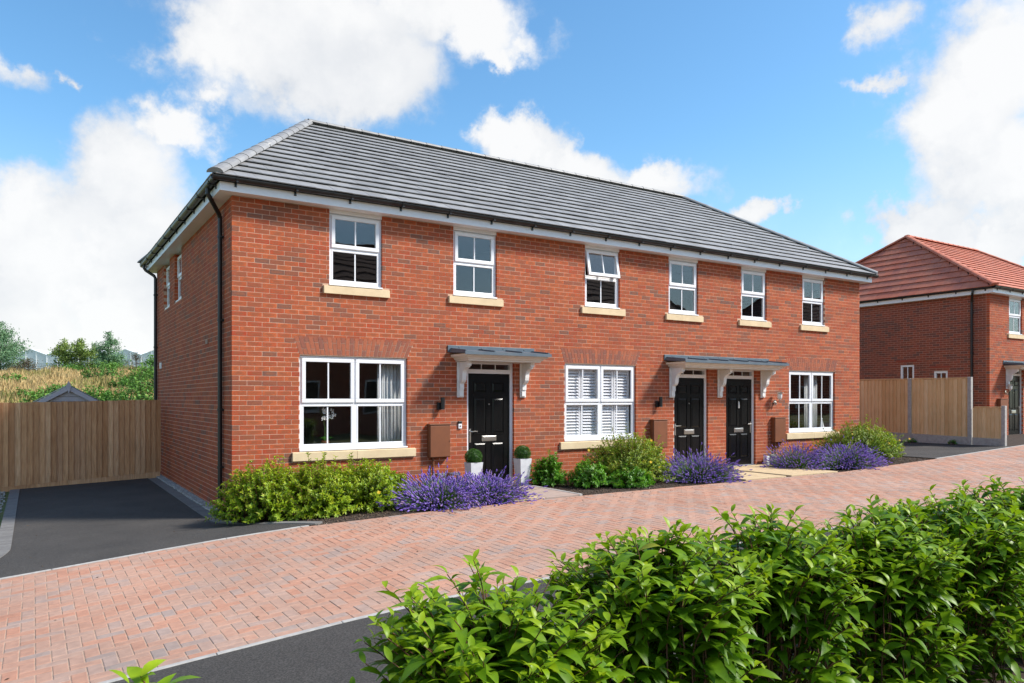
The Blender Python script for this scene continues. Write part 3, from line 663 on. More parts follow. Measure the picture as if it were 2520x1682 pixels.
def roof(house, W, D, e, ze, zr, xr, tile, nf, nh, n_parts, tw=.295, near=None, cap_m=None):
    yr = D/2
    P = {'A': (-e, -e, ze), 'B': (W+e, -e, ze), 'C': (W+e, D+e, ze), 'D': (-e, D+e, ze), 'R0': (xr, yr, zr), 'R1': (W-xr, yr, zr)}
    m = MB(); m.poly([P['A'], P['B'], P['R1'], P['R0']]); m.poly([P['D'], P['A'], P['R0']]); m.poly([P['B'], P['C'], P['R1']]); m.poly([P['C'], P['D'], P['R0'], P['R1']])
    m.poly([P['A'], P['D'], P['C'], P['B']])
    deck = m.build('roof', M['deck'], house)
    rest = MB(); cand = []
    def slope(o, ud, L, top, xa, xb, n, front):
        """o origin, ud unit along eave, L eave length, top = apex line mid (vector from o at u=0 to ridge), xa/xb left/right run of the hips"""
        o = Vector(o); ud = Vector(ud); up = Vector(top); S = up.length; vd = up.normalized(); nd = ud.cross(vd).normalized()
        if nd.z < 0: nd = -nd
        gauge = S/n
        def lim(v): t = min(1, max(0, v/S)); return xa*t, L-xb*t
        def pt(u, v, k): return o+ud*u+vd*v+nd*k
        for r in range(n):
            v0, v1 = r*gauge-(.0 if r else .03), (r+1)*gauge+.045
            u = -tw*(.5 if r % 2 else 0)
            while u < L:
                a, b = u+.0012, u+tw-.0012; u += tw
                l0, r0 = lim(v0); l1, r1 = lim(v1)
                c0, d0 = max(a, l0), min(b, r0); c1, d1 = max(a, l1), min(b, r1)
                if d0-c0 < .02: continue
                if d1 < c1: c1 = d1 = (c1+d1)/2
                jt = random.uniform(-.002, .003)
                c = [pt(c0, v0, .027+jt), pt(d0, v0, .027+jt), pt(c1, v1, -.018), pt(d1, v1, -.018), pt(c0, v0, .041+jt), pt(d0, v0, .041+jt), pt(c1, v1, .006), pt(d1, v1, .006)]
                tn = random.uniform(.02, .98)
                full = abs(d0-c0-(tw-.0024)) < 1e-4 and abs(d1-c1-(tw-.0024)) < 1e-4
                if front and full: cand.append((c, tn, v0))
                else: rest.hexa(c, tn, skip=('y1',))
    S = math.hypot(yr+e, zr-ze)
    slope(P['A'], (1, 0, 0), W+2*e, (0, yr+e, zr-ze), xr+e, xr+e, nf, True)
    slope(P['D'], (0, -1, 0), D+2*e, (xr+e, 0, zr-ze), yr+e, yr+e, nh, False)
    slope(P['B'], (0, 1, 0), D+2*e, (-(xr+e), 0, zr-ze), yr+e, yr+e, nh, False)
    slope(P['C'], (-1, 0, 0), W+2*e, (0, -(yr+e), zr-ze), xr+e, xr+e, nf, False)
    if near: cand.sort(key=lambda t: near(t[0][0]))
    meshes = {}
    for i, (c, tn, v0) in enumerate(cand):
        if i < n_parts:
            key = v0 < 0; org = c[0]
            if key not in meshes:
                q = MB(); q.hexa([tuple(Vector(p)-Vector(org)) for p in c], skip=('y1',)); me = q.mesh('roof_tile'); me.materials.append(tile); meshes[key] = me
            o = bpy.data.objects.new('roof_tile', meshes[key]); link(o, deck); o.location = org; o['tone'] = tn
        else: rest.hexa(c, tn, skip=('y1',))
    stuff(rest.build('roof_tiles', tile, deck))
    def caps(a, b, name, lift, step=.40):
        a, b = Vector(a)+Vector((0, 0, lift)), Vector(b)+Vector((0, 0, lift)); d = b-a; n = max(1, int(round(d.length/step))); t = d.normalized()
        side = t.cross(Vector((0, 0, 1))).normalized(); up = side.cross(t)
        for i in range(n):
            p, q = a+d*(i/n)-t*.012, a+d*((i+1)/n)+t*.012; m = MB(); rings = []
            for pp, rr in ((p, .124), (q, .114)):
                rings.append([pp+side*(rr*math.cos(g))+up*(rr*.62*math.sin(g)-.035) for g in [math.pi*k/8 for k in range(9)]])
            for k in range(8): m.poly([rings[0][k], rings[0][k+1], rings[1][k+1], rings[1][k]])
            m.poly(rings[0][::-1]); m.poly(rings[1]); m.poly([rings[0][0], rings[1][0], rings[1][8], rings[0][8]])
            o = m.build(name, tile, deck); o['tone'] = random.random()
    for k, r_ in (('A', 'R0'), ('D', 'R0'), ('B', 'R1'), ('C', 'R1')): caps(P[k], P[r_], 'hip_tile', .065)
    caps(P['R0'], P['R1'], 'ridge_tile', .065)
    return deck
def eaves(house, W, D, e=.215, zs=4.575, ft=.128, gut=.05):
    m = MB()
    t = .02
    m.box(-e, W+e, -e, -e+t, zs, zs+ft); m.box(-e, W+e, D+e-t, D+e, zs, zs+ft); m.box(-e, -e+t, -e+t+.0, D+e-t, zs, zs+ft); m.box(W+e-t, W+e, -e+t, D+e-t, zs, zs+ft)
    m.build('fascia', M['upvc'], house)
    m = MB(); z0, z1 = zs+.004, zs+.014; i = e-t-.001
    m.box(-i, W+i, -i, .12, z0, z1); m.box(-i, W+i, D-.12, D+i, z0, z1); m.box(-i, .12, .12, D-.12, z0, z1); m.box(W-.12, W+i, .12, D-.12, z0, z1)
    m.build('soffit', M['upvc'], house)
    zg = zs+ft+.055; yo = -e-.066
    pr = gutter_profile()
    g = MB().extrude(pr, lambda u, v, w: (w, yo+u, zg+v), -e-.12, W+e+.12).build('gutter', M['blackp'], house)
    n = int((W+2*e)/.86)
    def bracket(par, x, MPb):
        q = MB(); q.box(x-.016, x+.016, -.066, .062, -.066, -.052, M=MPb); q.box(x-.016, x+.016, .048, .064, -.115, .0, M=MPb)
        for s_ in range(7):
            a0, a1 = math.pi+math.pi*s_/7, math.pi+math.pi*(s_+1)/7; r0, r1 = .0585, .065
            c = [MPb(x+dx, rr*math.cos(a_), rr*math.sin(a_)) for rr in (r0, r1) for a_ in (a0, a1) for dx in (-.018, .018)]
            q.hexa(c)
        q.build('gutter_bracket', M['blackp'], par)
    for i in range(n+1):
        bracket(g, -e+.22+i*(W+2*e-.44)/n, lambda x, y, z: (x, yo+y, zg+z))
    xo = -e-.066
    g2 = MB().extrude(pr, lambda u, v, w: (xo+u, w, zg+v), -e-.001, D+e+.12).build('gutter', M['blackp'], house)
    n = int((D+2*e)/.86)
    for i in range(n+1):
        bracket(g2, -e+.24+i*(D+2*e-.44)/n, lambda x, y, z: (xo+y, x, zg+z))
    return zg, xo
def downpipe(house, pts, clips, r=.036):
    m = MB().tube(pts, r, 10); p = m.build('downpipe', M['blackp'], house, smooth=False)
    for (x, y, z) in clips:
        q = MB(); q.tube([(x, y, z-.02), (x, y, z+.02)], r+.008, 10); q.box(x-.01, x+.05, y-.055, y+.055, z-.012, z+.012); q.build('pipe_clip', M['blackp'], p)
    return p
def shell(house, W, D, floors=True, z0=-.35, zt=4.57):
    """plain back and far walls plus rooms"""
    m = MB(); m.box(.0, W, D-.14, D, z0, zt); m.box(W-.14, W, .142, D-.142, z0, zt); m.build('rear_walls', M['brick_far'], house)
    m = MB(); m.box(.145, W-.145, .15, D-.145, -.10, -.02); m.build('ground_floor', M['carpet'], house)
    m = MB(); m.box(.145, W-.145, .20, D-.145, 2.36, 2.62); m.build('upper_floor', M['interior'], house)
    m = MB(); m.box(.145, W-.145, .20, D-.145, 4.50, 4.56); m.build('ceiling', M['interior'], house)
def rear_brick_mat():
    m = bpy.data.materials.new('brickwork seen from afar'); m.use_nodes = True; N = m.node_tree.nodes; L = m.node_tree.links; b = N['Principled BSDF']; b.inputs['Roughness'].default_value = .9
    t = N.new('ShaderNodeTexBrick'); t.inputs['Scale'].default_value = 1; t.inputs['Brick Width'].default_value = .225; t.inputs['Row Height'].default_value = .075; t.inputs['Mortar Size'].default_value = .005
    t.inputs['Color1'].default_value = (.34, .085, .045, 1); t.inputs['Color2'].default_value = (.24, .08, .05, 1); t.inputs['Mortar'].default_value = (.42, .27, .19, 1)
    g = N.new('ShaderNodeNewGeometry'); sp = N.new('ShaderNodeSeparateXYZ'); L.new(g.outputs['Position'], sp.inputs[0]); ad = N.new('ShaderNodeMath'); L.new(sp.outputs[0], ad.inputs[0]); L.new(sp.outputs[1], ad.inputs[1])
    cb = N.new('ShaderNodeCombineXYZ'); L.new(ad.outputs[0], cb.inputs[0]); L.new(sp.outputs[2], cb.inputs[1]); L.new(cb.outputs[0], t.inputs[0]); L.new(t.outputs[0], b.inputs['Base Color']); return m
M['brick_far'] = rear_brick_mat()
# ------------------------------------------------------------------ the brick terrace
W1, D1 = 15.8625, 8.1
house = thing('brick_terrace', (0, 0, 0), 'red brick terrace of three homes with grey tiled hipped roof', 'house')
UP = [(1.50, 2.41), (3.755, 4.655), (6.70, 7.60), (8.97, 9.865), (11.265, 12.155), (13.485, 14.38)]
LOW = [(1.02, 2.868), (6.20, 8.042), (12.97, 14.80)]
DOOR = [(4.03, 5.03), (9.13, 10.175), (10.755, 11.76)]
ZU0, ZU1, ZL0, ZL1, ZD0, ZD1 = 3.345, 4.575, .685, 2.205, -.05, 2.245
Z0 = -.375
rects = [(a, b, ZU0, ZU1) for a, b in UP]+[(a, b, ZL0, ZL1) for a, b in LOW]+[(a, b, ZD0, ZD1) for a, b in DOOR]
holes = [rect_hole(a, b, ZU0, ZU1) for a, b in UP]+[rect_hole(a-.11, b+.135, ZU0-.13, ZU0) for a, b in UP]
holes += [rect_hole(a, b, ZL0, ZL1+.01) for a, b in LOW]+[rect_hole(a-.12, b+.14, ZL0-.145, ZL0) for a, b in LOW]+[rect_hole(a, b, ZD0, ZD1) for a, b in DOOR]
holes += [trap_hole(a, b, ZL1+.01, a-.10, b+.135, 2.512) for a, b in LOW]
def near_cam(p): q = np.array(p)-CAM_C; return float(q@CW)
fw = wall(house, 'front_wall', F, 0, W1, Z0, 4.575, rects, holes, M['brick'], M['mortar'], 300, near=lambda r: near_cam((r[0], 0, r[2])) if r[2] > .3 else 99)
for a, b in LOW: voussoirs(fw, a, b, ZL1+.012, a-.10, b+.135, 2.512)
grects = [(4.55, 5.42, 3.545, 4.575), (6.10, 6.96, 3.545, 4.575)]
gw = wall(house, 'gable_wall', G, .1125, D1, Z0, 4.575, [(a, b, c, d) for a, b, c, d in grects], [rect_hole(*r) for r in grects], M['brick'], M['mortar'], 0)
MB().box(1.80, 2.02, -.012, .02, 2.46, 2.53, M=G).build('air_brick', M['meter'], gw)
MB().box(7.28, 7.42, -.03, .02, 2.22, 2.36, M=G).build('vent_cover', M['upvc'], gw, bevel=.006)
shell(house, W1, D1)
m = MB()
for x in (5.30, 10.46): m.box(x-.1, x+.1, .16, D1-.145, -.02, 4.5)
m.box(.15, W1-.15, 4.4, 4.5, -.02, 4.5); m.build('inner_walls', M['interior'], house)
for i, (a, b) in enumerate(UP):
    window_upper(house, F, a, b, ZU0, ZU1-.06, tilt=math.radians(11) if i == 2 else 0, label='upstairs window with its top casement pushed open' if i == 2 else None)
    MB().box(a+.002, b-.002, .012, .10, ZU1-.058, ZU1+.003).build('head_trim', M['upvc'], house)
for a, b in LOW: window_lower(house, a, b, ZL0, ZL1)
for r in grects: window_upper(house, G, r[0], r[1], r[2], r[3]-.06, d=.07, sill=False)
door(house, *DOOR[0], ZD0, ZD1, -1, 'spy'); door(house, *DOOR[1], ZD0, ZD1, -1, 'spy'); door(house, *DOOR[2], ZD0, ZD1, 1, 'knocker')
canopy(house, 3.637, 5.475, [(3.82, 3.95), (5.149, 5.278)])
canopy(house, 8.83, 12.20, [(8.98, 9.12), (10.464, 10.60), (11.92, 12.06)])
zg, xo = eaves(house, W1, D1)
roof(house, W1, D1, .30, 4.765, 7.37, 2.42, M['slate'], 16, 11, 300, near=near_cam)
downpipe(house, [(xo, .32, zg-.04), (xo, .32, zg-.13), (xo+.03, .34, zg-.17), (-.075, .56, zg-.36), (-.05, .6, zg-.42), (-.05, .6, -.26)], [(-.05, .6, z) for z in (4.05, 2.75, 1.35, .45)])
downpipe(house, [(xo, 8.05, zg-.04), (xo, 8.05, zg-.13), (xo+.03, 8.05, zg-.17), (-.075, 7.98, zg-.30), (-.05, 7.96, zg-.36), (-.05, 7.96, -.27)], [(-.05, 7.96, z) for z in (4.0, 2.75, 1.45, .2)])
# ------------------------------------------------------------------ the neighbouring house with the red roof
H2 = (23.16, .20, .30); W2, D2 = 10.0, 8.1
h2 = thing('brick_house', H2, 'red brick house with red tiled hipped roof beyond the right-hand fence', 'house')
u2 = [(1.27, 2.17), (4.6, 5.5)]; d2 = [(1.24, 2.24)]; l2 = [(4.2, 6.05)]
rc = [(a, b, ZU0, ZU1) for a, b in u2]+[(a, b, ZD0, ZD1) for a, b in d2]+[(a, b, ZL0, ZL1) for a, b in l2]
hs_ = [rect_hole(*r) for r in rc]+[rect_hole(a-.10, b+.135, ZU0-.13, ZU0) for a, b in u2]+[trap_hole(a, b, ZL1+.01, a-.10, b+.135, 2.512) for a, b in l2]
fw2 = wall(h2, 'front_wall', F, 0, W2, Z0, 4.575, rc, hs_, M['brick'], M['mortar2'], 0)
g2 = [(2.43, 2.92, 1.80, 2.40), (1.30, 1.76, 1.55, 2.15)]
wall(h2, 'side_wall', G, .1125, D2, Z0, 4.575, g2, [rect_hole(*r) for r in g2], M['brick_shaded'], M['mortar2'], 0)
for a, b, c, d in g2:
    mb = MB(); frame_rect(mb, G, a, b, c, d, .07, .02, .09); w = mb.build('window', M['upvc'], h2, bevel=.004); mid = (a+b)/2
    MB().box(mid-.012, mid+.012, .03, .06, c+.07, d-.07, M=G).build('glazing_bar', M['upvc'], w)
    for p, q in ((a+.07, mid-.012), (mid+.012, b-.07)): MB().box(p, q, .05, .056, c+.07, d-.07, M=G).build('pane', M['glass'], w)
    MB().box(a-.09, b+.14, -.012, .05, d+.11, d+.17, M=G).build('soldier_band', M['brick_shaded'], w)
shell(h2, W2, D2)
for a, b in u2:
    window_upper(h2, F, a, b, ZU0, ZU1-.06); MB().box(a+.002, b-.002, .012, .10, ZU1-.058, ZU1+.003).build('head_trim', M['upvc'], h2)
for a, b in l2: window_lower(h2, a, b, ZL0, ZL1); voussoirs(fw2, a, b, ZL1+.012, a-.10, b+.135, 2.512)
door(h2, *d2[0], ZD0, ZD1, 1, 'spy'); canopy(h2, .86, 2.66, [(1.04, 1.17), (2.36, 2.49)])
zg2, xo2 = eaves(h2, W2, D2)
roof(h2, W2, D2, .30, 4.765, 7.37, 2.42, M['redtile'], 16, 11, 0)
downpipe(h2, [(xo2, .38, zg2-.04), (xo2, .38, zg2-.13), (xo2+.03, .40, zg2-.17), (-.075, .50, zg2-.36), (-.05, .52, zg2-.42), (-.05, .52, -.2)], [(-.05, .52, z) for z in (4.0, 2.7, 1.4)])
# ------------------------------------------------------------------ houses across the road, behind the camera (seen only in the window glass)
M['browntile'] = mat('brown roof tile', (0, 0, 0), (.8, .8, .8), rough=.8, scale=7, tones=[(.15, .085, .068), (.18, .105, .085), (.16, .09, .075)])
for hx, hw, lab in ((5.0, 11.5, 'brick house with brown roof across the road, opposite the first door'), (21.0, 12.0, 'brick house with brown roof across the road, opposite the third door'), (39.0, 14.0, 'brick house with brown roof farthest along the far side of the road')):
    ho = thing('opposite_house', (hx, -28.0, .2), lab, 'house', 'houses across the road')
    MB().box(0, hw, 0, 8.1, -1.5, 4.575).build('wall', M['brick_far'], ho)
    for wx in (1.2, hw/2-.9, hw-3.0):
        for z0, z1 in ((.7, 2.2), (3.3, 4.5)):
            q = MB(); frame_rect(q, F, wx, wx+1.7, z0, z1, .08, 8.102, 8.15); q.box(wx+.81, wx+.89, 8.102, 8.15, z0+.08, z1-.08); w_ = q.build('window', M['upvc'], ho); MB().box(wx+.08, wx+1.62, 8.1022, 8.12, z0+.08, z1-.08).build('pane', M['blackp'], w_)
    roof(ho, hw, 8.1, .35, 4.6, 8.9, 3.0, M['browntile'], 14, 11, 0)
# ------------------------------------------------------------------ fixtures on the walls
def meter_box(x0, x1, z0, z1, label, base=(0, 0, 0)):
    t = thing('meter_box', (base[0]+x0, base[1], base[2]+z0), label, 'meter box', 'meter boxes on the front walls'); w, h = x1-x0, z1-z0
    MB().box(0, w, -.10, -.003, 0, h).build('body', M['meter'], t, bevel=.008)
    m = MB().box(.012, w-.012, -.114, -.1005, .012, h-.012); dr = m.build('door', M['meter'], t, bevel=.005)
    MB().box(-.008, w+.008, -.122, -.003, h+.001, h+.022).build('lid', M['meter'], t, bevel=.006)
    MB().tube([(w*.93, -.118, h*.5), (w*.93, -.112, h*.5)], .009, 8).build('lock', M['blackp'], dr)
    MB().tube([(.10, -.04, -.55), (.10, -.04, .005)], .022, 8).build('conduit', M['meter'], t)
    return t
meter_box(3.237, 3.643, .50, 1.065, 'brown meter box beside the door nearest the gable, above the lavender')
meter_box(8.425, 8.84, .485, 1.065, 'brown meter box left of the middle door, above the bushes')
meter_box(12.31, 12.72, .48, 1.06, 'brown meter box right of the third door, under the lantern')
meter_box(.46, .97, .55, 1.205, 'brown meter box left of the door of the red-roofed house', H2)
def tube_light(x, z, label):
    t = thing('wall_light', (x, 0, z), label, 'wall light', 'black wall lights')
    MB().box(-.055, .012, -.05, -.003, -.10, .03).build('mount', M['blackp'], t, bevel=.006)
    b = MB().tube([(.025, -.085, -.09), (.025, -.085, .12)], .036, 16).build('barrel', M['blackp'], t)
    MB().tube([(.025, -.085, -.094), (.025, -.085, -.0905)], .030, 16).build('lens', M['frosted'], b)
tube_light(3.475, 1.425, 'black up-and-down wall light above the first meter box')
tube_light(8.635, 1.44, 'black up-and-down wall light above the second meter box')
def lantern(x, y, z, label):
    t = thing('wall_lantern', (x, y, z), label, 'wall light')
    MB().tube([(0, -.004, 0), (0, -.03, 0)], .045, 14).build('mount', M['chrome'], t)
    MB().tube([(0, -.03, 0), (0, -.09, .0), (0, -.15, .03), (0, -.16, .06)], .011, 8).build('arm', M['chrome'], t)
    MB().tube([(0, -.06, -.03), (0, -.06, -.075)], [.026, .020], 10).build('sensor', M['chrome'], t)
    MB().tube([(0, -.16, .06), (0, -.16, .085), (0, -.16, .17), (0, -.16, .21)], [.04, .055, .058, .052], 16).build('shade', M['frosted'], t, smooth=True)
    MB().tube([(0, -.16, .21), (0, -.16, .222), (0, -.16, .245)], [.095, .095, .02], 16).build('cap', M['chrome'], t)
lantern(12.42, 0, 1.45, 'steel lantern with frosted shade right of the third door')
lantern(H2[0]+.99, H2[1], H2[2]+1.45, 'steel lantern beside the door of the red-roofed house')
t = thing('doorbell', (3.845, 0, .99), 'small white and black video doorbell left of the first door', 'doorbell')
MB().box(0, .07, -.025, -.003, 0, .085).build('body', M['upvc'], t, bevel=.006); MB().box(0, .07, -.026, -.003, .0855, .132).build('camera_cover', M['blackp'], t, bevel=.006)
MB().tube([(.035, -.030, .045), (.035, -.0255, .045)], .015, 12).build('button', M['chrome'], t)
# ------------------------------------------------------------------ behind the glass
def curtain(x0, x1, z0, z1, y, label):
    m = MB(); n = 26; pts = [(x0+(x1-x0)*i/n, y+.025*math.sin(i*1.5)+.012*math.sin(i*.7)) for i in range(n+1)]
    for (a, b), (c, d) in zip(pts, pts[1:]):
        m.hexa([(a, b, z0), (c, d, z0), (a, b+.006, z0), (c, d+.006, z0), (a, b, z1), (c, d, z1), (a, b+.006, z1), (c, d+.006, z1)])
    tag(m.build('curtain', M['curtain'], smooth=True), label, 'curtain')
curtain(2.42, 2.86, .5, 2.15, .24, 'pale curtain drawn to the right side of the big left window')
curtain(13.95, 14.45, .5, 2.15, .28, 'pale tied curtain behind the far right ground floor window')
# orchid on the inner sill
t = thing('potted_orchid', (1.50, .20, .705), 'white flowering orchid in a pot inside the big left window', 'orchid')
MB().tube([(0, 0, 0), (0, 0, .01), (0, 0, .13)], [.045, .05, .065], 14).build('pot', M['meter'], t)
for s_, hgt, bend in ((-1, .62, .10), (1, .55, .14)):
    MB().tube([(s_*.01, 0, .1), (s_*.01, 0, .35), (s_*bend*.4, -.02, hgt*.85), (s_*bend, -.03, hgt)], .004, 5).build('flower_stem', M['lavstem'], t)
for k in range(5):
    a = k*1.3; m = MB(); L_ = .16
    m.poly([(0, 0, .12), (math.cos(a)*L_*.5-.02*math.sin(a), math.sin(a)*.08, .2), (math.cos(a)*L_, math.sin(a)*.1, .16), (math.cos(a)*L_*.5+.02*math.sin(a), math.sin(a)*.08+.03, .19)]); m.build('leaf', M['choisya'], t)
rr = random.Random(3)
for k in range(11):
    c = Vector((rr.uniform(-.10, .14), -.04+rr.uniform(-.02, .02), rr.uniform(.40, .64))); m = MB()
    for q in range(5):
        a = q*1.2566+rr.random(); m.poly([c, c+Vector((math.cos(a-.35)*.03, -.006, math.sin(a-.35)*.03)), c+Vector((math.cos(a)*.042, .004, math.sin(a)*.042)), c+Vector((math.cos(a+.35)*.03, -.006, math.sin(a+.35)*.03))])
    m.build('flower', M['white_petal'], t)
# plantation shutters in the middle window
t = thing('plantation_shutters', (6.20, .135, .69), 'white plantation shutters with open louvres inside the middle ground floor window', 'shutters')
for zz0, zz1 in ((.10, .73), (.80, 1.44)):
    for p in range(4):
        a = .08+p*.425; b = a+.41; m = MB(); frame_rect(m, F, a, b, zz0, zz1, .045, 0, .028); pn = m.build('shutter_panel', M['upvc'], t)
        n = int((zz1-zz0-.1)/.058)
        for i in range(n):
            z = zz0+.075+i*(zz1-zz0-.15)/(n-1); c = []
            for k in (-.004, .004):
                for y, dz in ((-.010, -.024), (.034, .024)):
                    for x in (a+.047, b-.047): c.append((x, y, z+dz+k))
            q = MB(); q.hexa(c); q.build('louvre', M['upvc'], pn)
# small tree ornament, right window
t = thing('window_ornament', (14.55, .20, .70), 'small white cone-shaped ornament inside the far right window', 'ornament')
MB().tube([(0, 0, 0), (0, 0, .02), (0, 0, .30)], [.07, .075, .008], 12).build('cone', M['white_petal'], t); MB().tube([(0, 0, .30), (0, 0, .34)], [.02, .002], 6).build('star', M['chrome'], t)
# ------------------------------------------------------------------ fences and shed
def board_fence(name, label, p0, p1, top0, top1, bot0, bot1, bw, m, gravel=None, gm=None, face=(0, -1), group=None, posts=(), post_top=None, rails=True):
    """feather-edge boards from p0 to p1 (x, y); every board its own part"""
    a, b = Vector((*p0, 0)), Vector((*p1, 0)); d = (b-a); L = d.length; t = d.normalized(); nrm = Vector((*face, 0))
    root = thing(name, (p0[0], p0[1], bot0), label, 'fence', group); O = Vector(root.location)
    n = int(round(L/bw))
    def Z(z0, z1, s): return z0+(z1-z0)*s/L
    for i in range(n):
        s0, s1 = i*L/n, (i+1)*L/n+.012; jz = random.uniform(-.006, .006); c = []
        lo = Z(bot0, bot1, s0); hi = Z(top0, top1, s0)+jz
        if gravel: lo += gravel
        for z in (lo, hi):
            for k in (1, 0):
                for s_, th in ((s0, .006), (s1, .026)):
                    c.append(a+t*s_+nrm*((th if k else 0))+Vector((0, 0, z))-O)
        q = MB(); q.hexa(c); o = q.build('board', m, root); o['tone'] = random.random()
    if gravel:
        ng = max(1, int(round(L/(1.83 if gm else .6))))
        for i in range(ng):
            s0, s1 = i*L/ng+.002, (i+1)*L/ng-.002; c = []
            for up in (0, 1):
                for k in (.045, -.005):
                    for s_ in (s0, s1): c.append(a+t*s_+nrm*(k if gm else k*.6-.012)+Vector((0, 0, Z(bot0, bot1, s_)-.06 if not up else Z(bot0, bot1, s_)+gravel-.004))-O)
            q = MB(); q.hexa(c); o = q.build('gravel_board', gm or m, root); o['tone'] = random.random()
    if rails:
        for fr in (.2, .55, .88):
            c = []
            for up in (0, 1):
                for k in (-.005, -.06):
                    for s_ in (0, L): z = Z(bot0, bot1, s_)+fr*1.75+(.07 if up else 0); c.append(a+t*s_+nrm*k+Vector((0, 0, z))-O)
            q = MB(); q.hexa(c); q.build('rail', m, root)
    for s_, zt in posts:
        p = a+t*s_; z0 = Z(bot0, bot1, s_)-.1; c = []
        for z in (z0, zt):
            for k in (.065, -.05):
                for q in (-.05, .05): c.append(p+t*q+nrm*k+Vector((0, 0, z))-O)
        q = MB(); q.hexa(c); q.build('post', M['concrete'], root, bevel=.012)
    # capping strip on concrete-post panels
    if gm:
        c = []
        for up in (0, .028):
            for k in (.035, -.02):
                for s_ in (.05, L-.05): c.append(a+t*s_+nrm*k+Vector((0, 0, Z(top0, top1, s_)+.008+up))-O)
        q = MB(); q.hexa(c); q.build('capping', m, root)
    return root
board_fence('board_fence', 'brown vertical board fence closing the end of the left driveway', (-4.9, 7.1), (-.06, 7.1), 1.40, 1.50, -.55, -.27, .108, M['fence'], gravel=.13, face=(0, -1))
board_fence('board_fence', 'tall pale board fence with concrete posts beside the right driveway', (19.6, 4.6), (19.6, -.95), 2.11, 2.085, .36, .24, .118, M['fence2'], gravel=.21, gm=M['concrete'], face=(-1, 0),
            posts=[(3.85, 2.13), (5.55, 2.13)])
board_fence('board_fence', 'low pale fence panel at the roadside end of the tall right fence', (19.6, -1.02), (19.6, -1.80), 1.27, 1.27, .235, .225, .118, M['fence2'], gravel=.21, gm=M['concrete'], face=(-1, 0), posts=[(.80, 1.33)], rails=False)
t = thing('garden_shed', (-1.77, 10.0, -.35), 'lilac-grey garden shed gable showing above the left fence', 'shed')
w_, zt_, za_ = .86, 1.62, 2.13
m = MB(); m.extrude([(-w_, 0), (w_, 0), (w_, zt_), (0, za_), (-w_, zt_)], lambda u, v, w: (u, w, v), .02, 2.2); m.build('body', M['shed'], t)
for i in range(5):
    z0 = zt_-.05+i*.12; half = max(.04, w_*(za_-z0-.06)/(za_-zt_)) if z0 > zt_ else w_
    c = [(x, y, z) for z in (z0, z0+.11) for y in (-.012, .015) for x in (-min(w_, half), min(w_, half))]
    q = MB(); q.hexa([(x*(1 if z < z0+.05 else .86), y, z) for x, y, z in c]); q.build('cladding_board', M['shed'], t)
for s_ in (-1, 1):
    q = MB(); dx, dz = w_+.18, -(za_-zt_)*(w_+.18)/w_
    c = [(s_*x, y, za_+.06+z) for z in (-.13, 0) for y in (-.09, -.06) for x in (0, 1)]
    c = []
    for up in (0, 1):
        for y in (-.10, -.065):
            for f_ in (0, 1): c.append((s_*dx*f_, y, za_+.075+dz*f_-(.125 if not up else 0)))
    q.hexa(c); q.build('bargeboard', M['shed'], t)
    q = MB(); c = []
    for up in (0, 1):
        for y in (-.10, 2.3):
            for f_ in (0, 1): c.append((s_*(dx+.02)*f_, y, za_+.078+dz*f_+(.02 if up else 0)))
    q.hexa(c); q.build('roof', M['slate'], t)
q = MB(); q.extrude([(-.055, .06), (0, -.14), (.055, .06), (.0, .19)], lambda u, v, w: (u, w, za_+v), -.128, -.102); q.build('finial', M['shed'], t)
# ------------------------------------------------------------------ paths, planters, mat
def slab(root, x0, x1, y0, y1, m, z=.012):
    c = []; O = root.location
    for k in (-.05, z):
        for y in (y0, y1):
            for x in (x0, x1): c.append((x-O.x, y-O.y, float(gz(x, y))+k-O.z))
    q = MB(); q.hexa(c); q.build('slab', m, root, bevel=.005)
t = thing('slab_path', (4.4, -1.1, -.05), 'pink-grey and buff slab path up to the first door', 'path')
for j, (y0, y1) in enumerate(((-.70, -.06), (-1.42, -.706), (-2.04, -1.426))):
    slab(t, 4.32, 4.98, y0, y1, M['slab_pink']); slab(t, 3.72, 4.314, y0, y1, M['slab_buff'] if j != 1 else M['slab_pink'])
slab(t, 4.986, 5.05, -2.04, -.06, M['concrete'], .018)
t = thing('slab_path', (9.6, -1.1, -.05), 'buff slab path up to the middle door', 'path')
for y0, y1 in ((-.68, -.06), (-1.36, -.686), (-2.04, -1.366)):
    slab(t, 9.0, 9.66, y0, y1, M['slab_buff']); slab(t, 9.666, 10.2, y0, y1, M['slab_buff'])
t = thing('slab_path', (11.2, -1.1, -.05), 'buff slab path up to the third door', 'path')
for y0, y1 in ((-.68, -.06), (-1.36, -.686), (-2.04, -1.366)):
    slab(t, 10.36, 11.06, y0, y1, M['slab_buff']); slab(t, 11.066, 11.9, y0, y1, M['slab_buff'])
t = thing('door_step', (H2[0]+1.7, H2[1]-.6, H2[2]-.15), 'buff stone step below the door of the red-roofed house', 'step')
MB().box(-.75, .75, -.35, .55, -.15, .07).build('tread', M['stone'], t, bevel=.006); MB().box(-.7, .7, -.30, .5, -.4, -.151).build('base', M['brick_far'], t)
t = thing('slab_path', (H2[0]+1.7, -1.2, .33), 'short buff path from the road to the red-roofed house', 'path')
slab(t, H2[0]+.9, H2[0]+2.5, -2.0, -.6, M['slab_buff'])
t = thing('doormat', (4.47, -.30, -.036), 'brown coir doormat with black border at the first door', 'doormat')
MB().box(-.40, .40, -.26, .22, 0, .012).build('border', M['rubber'], t, bevel=.004); MB().box(-.35, .35, -.21, .17, .0122, .022).build('coir', M['coir'], t)
for i in range(8): MB().box(-.30+i*.08, -.26+i*.08, -.16, -.12, .0222, .025).build('stud', M['rubber'], t)
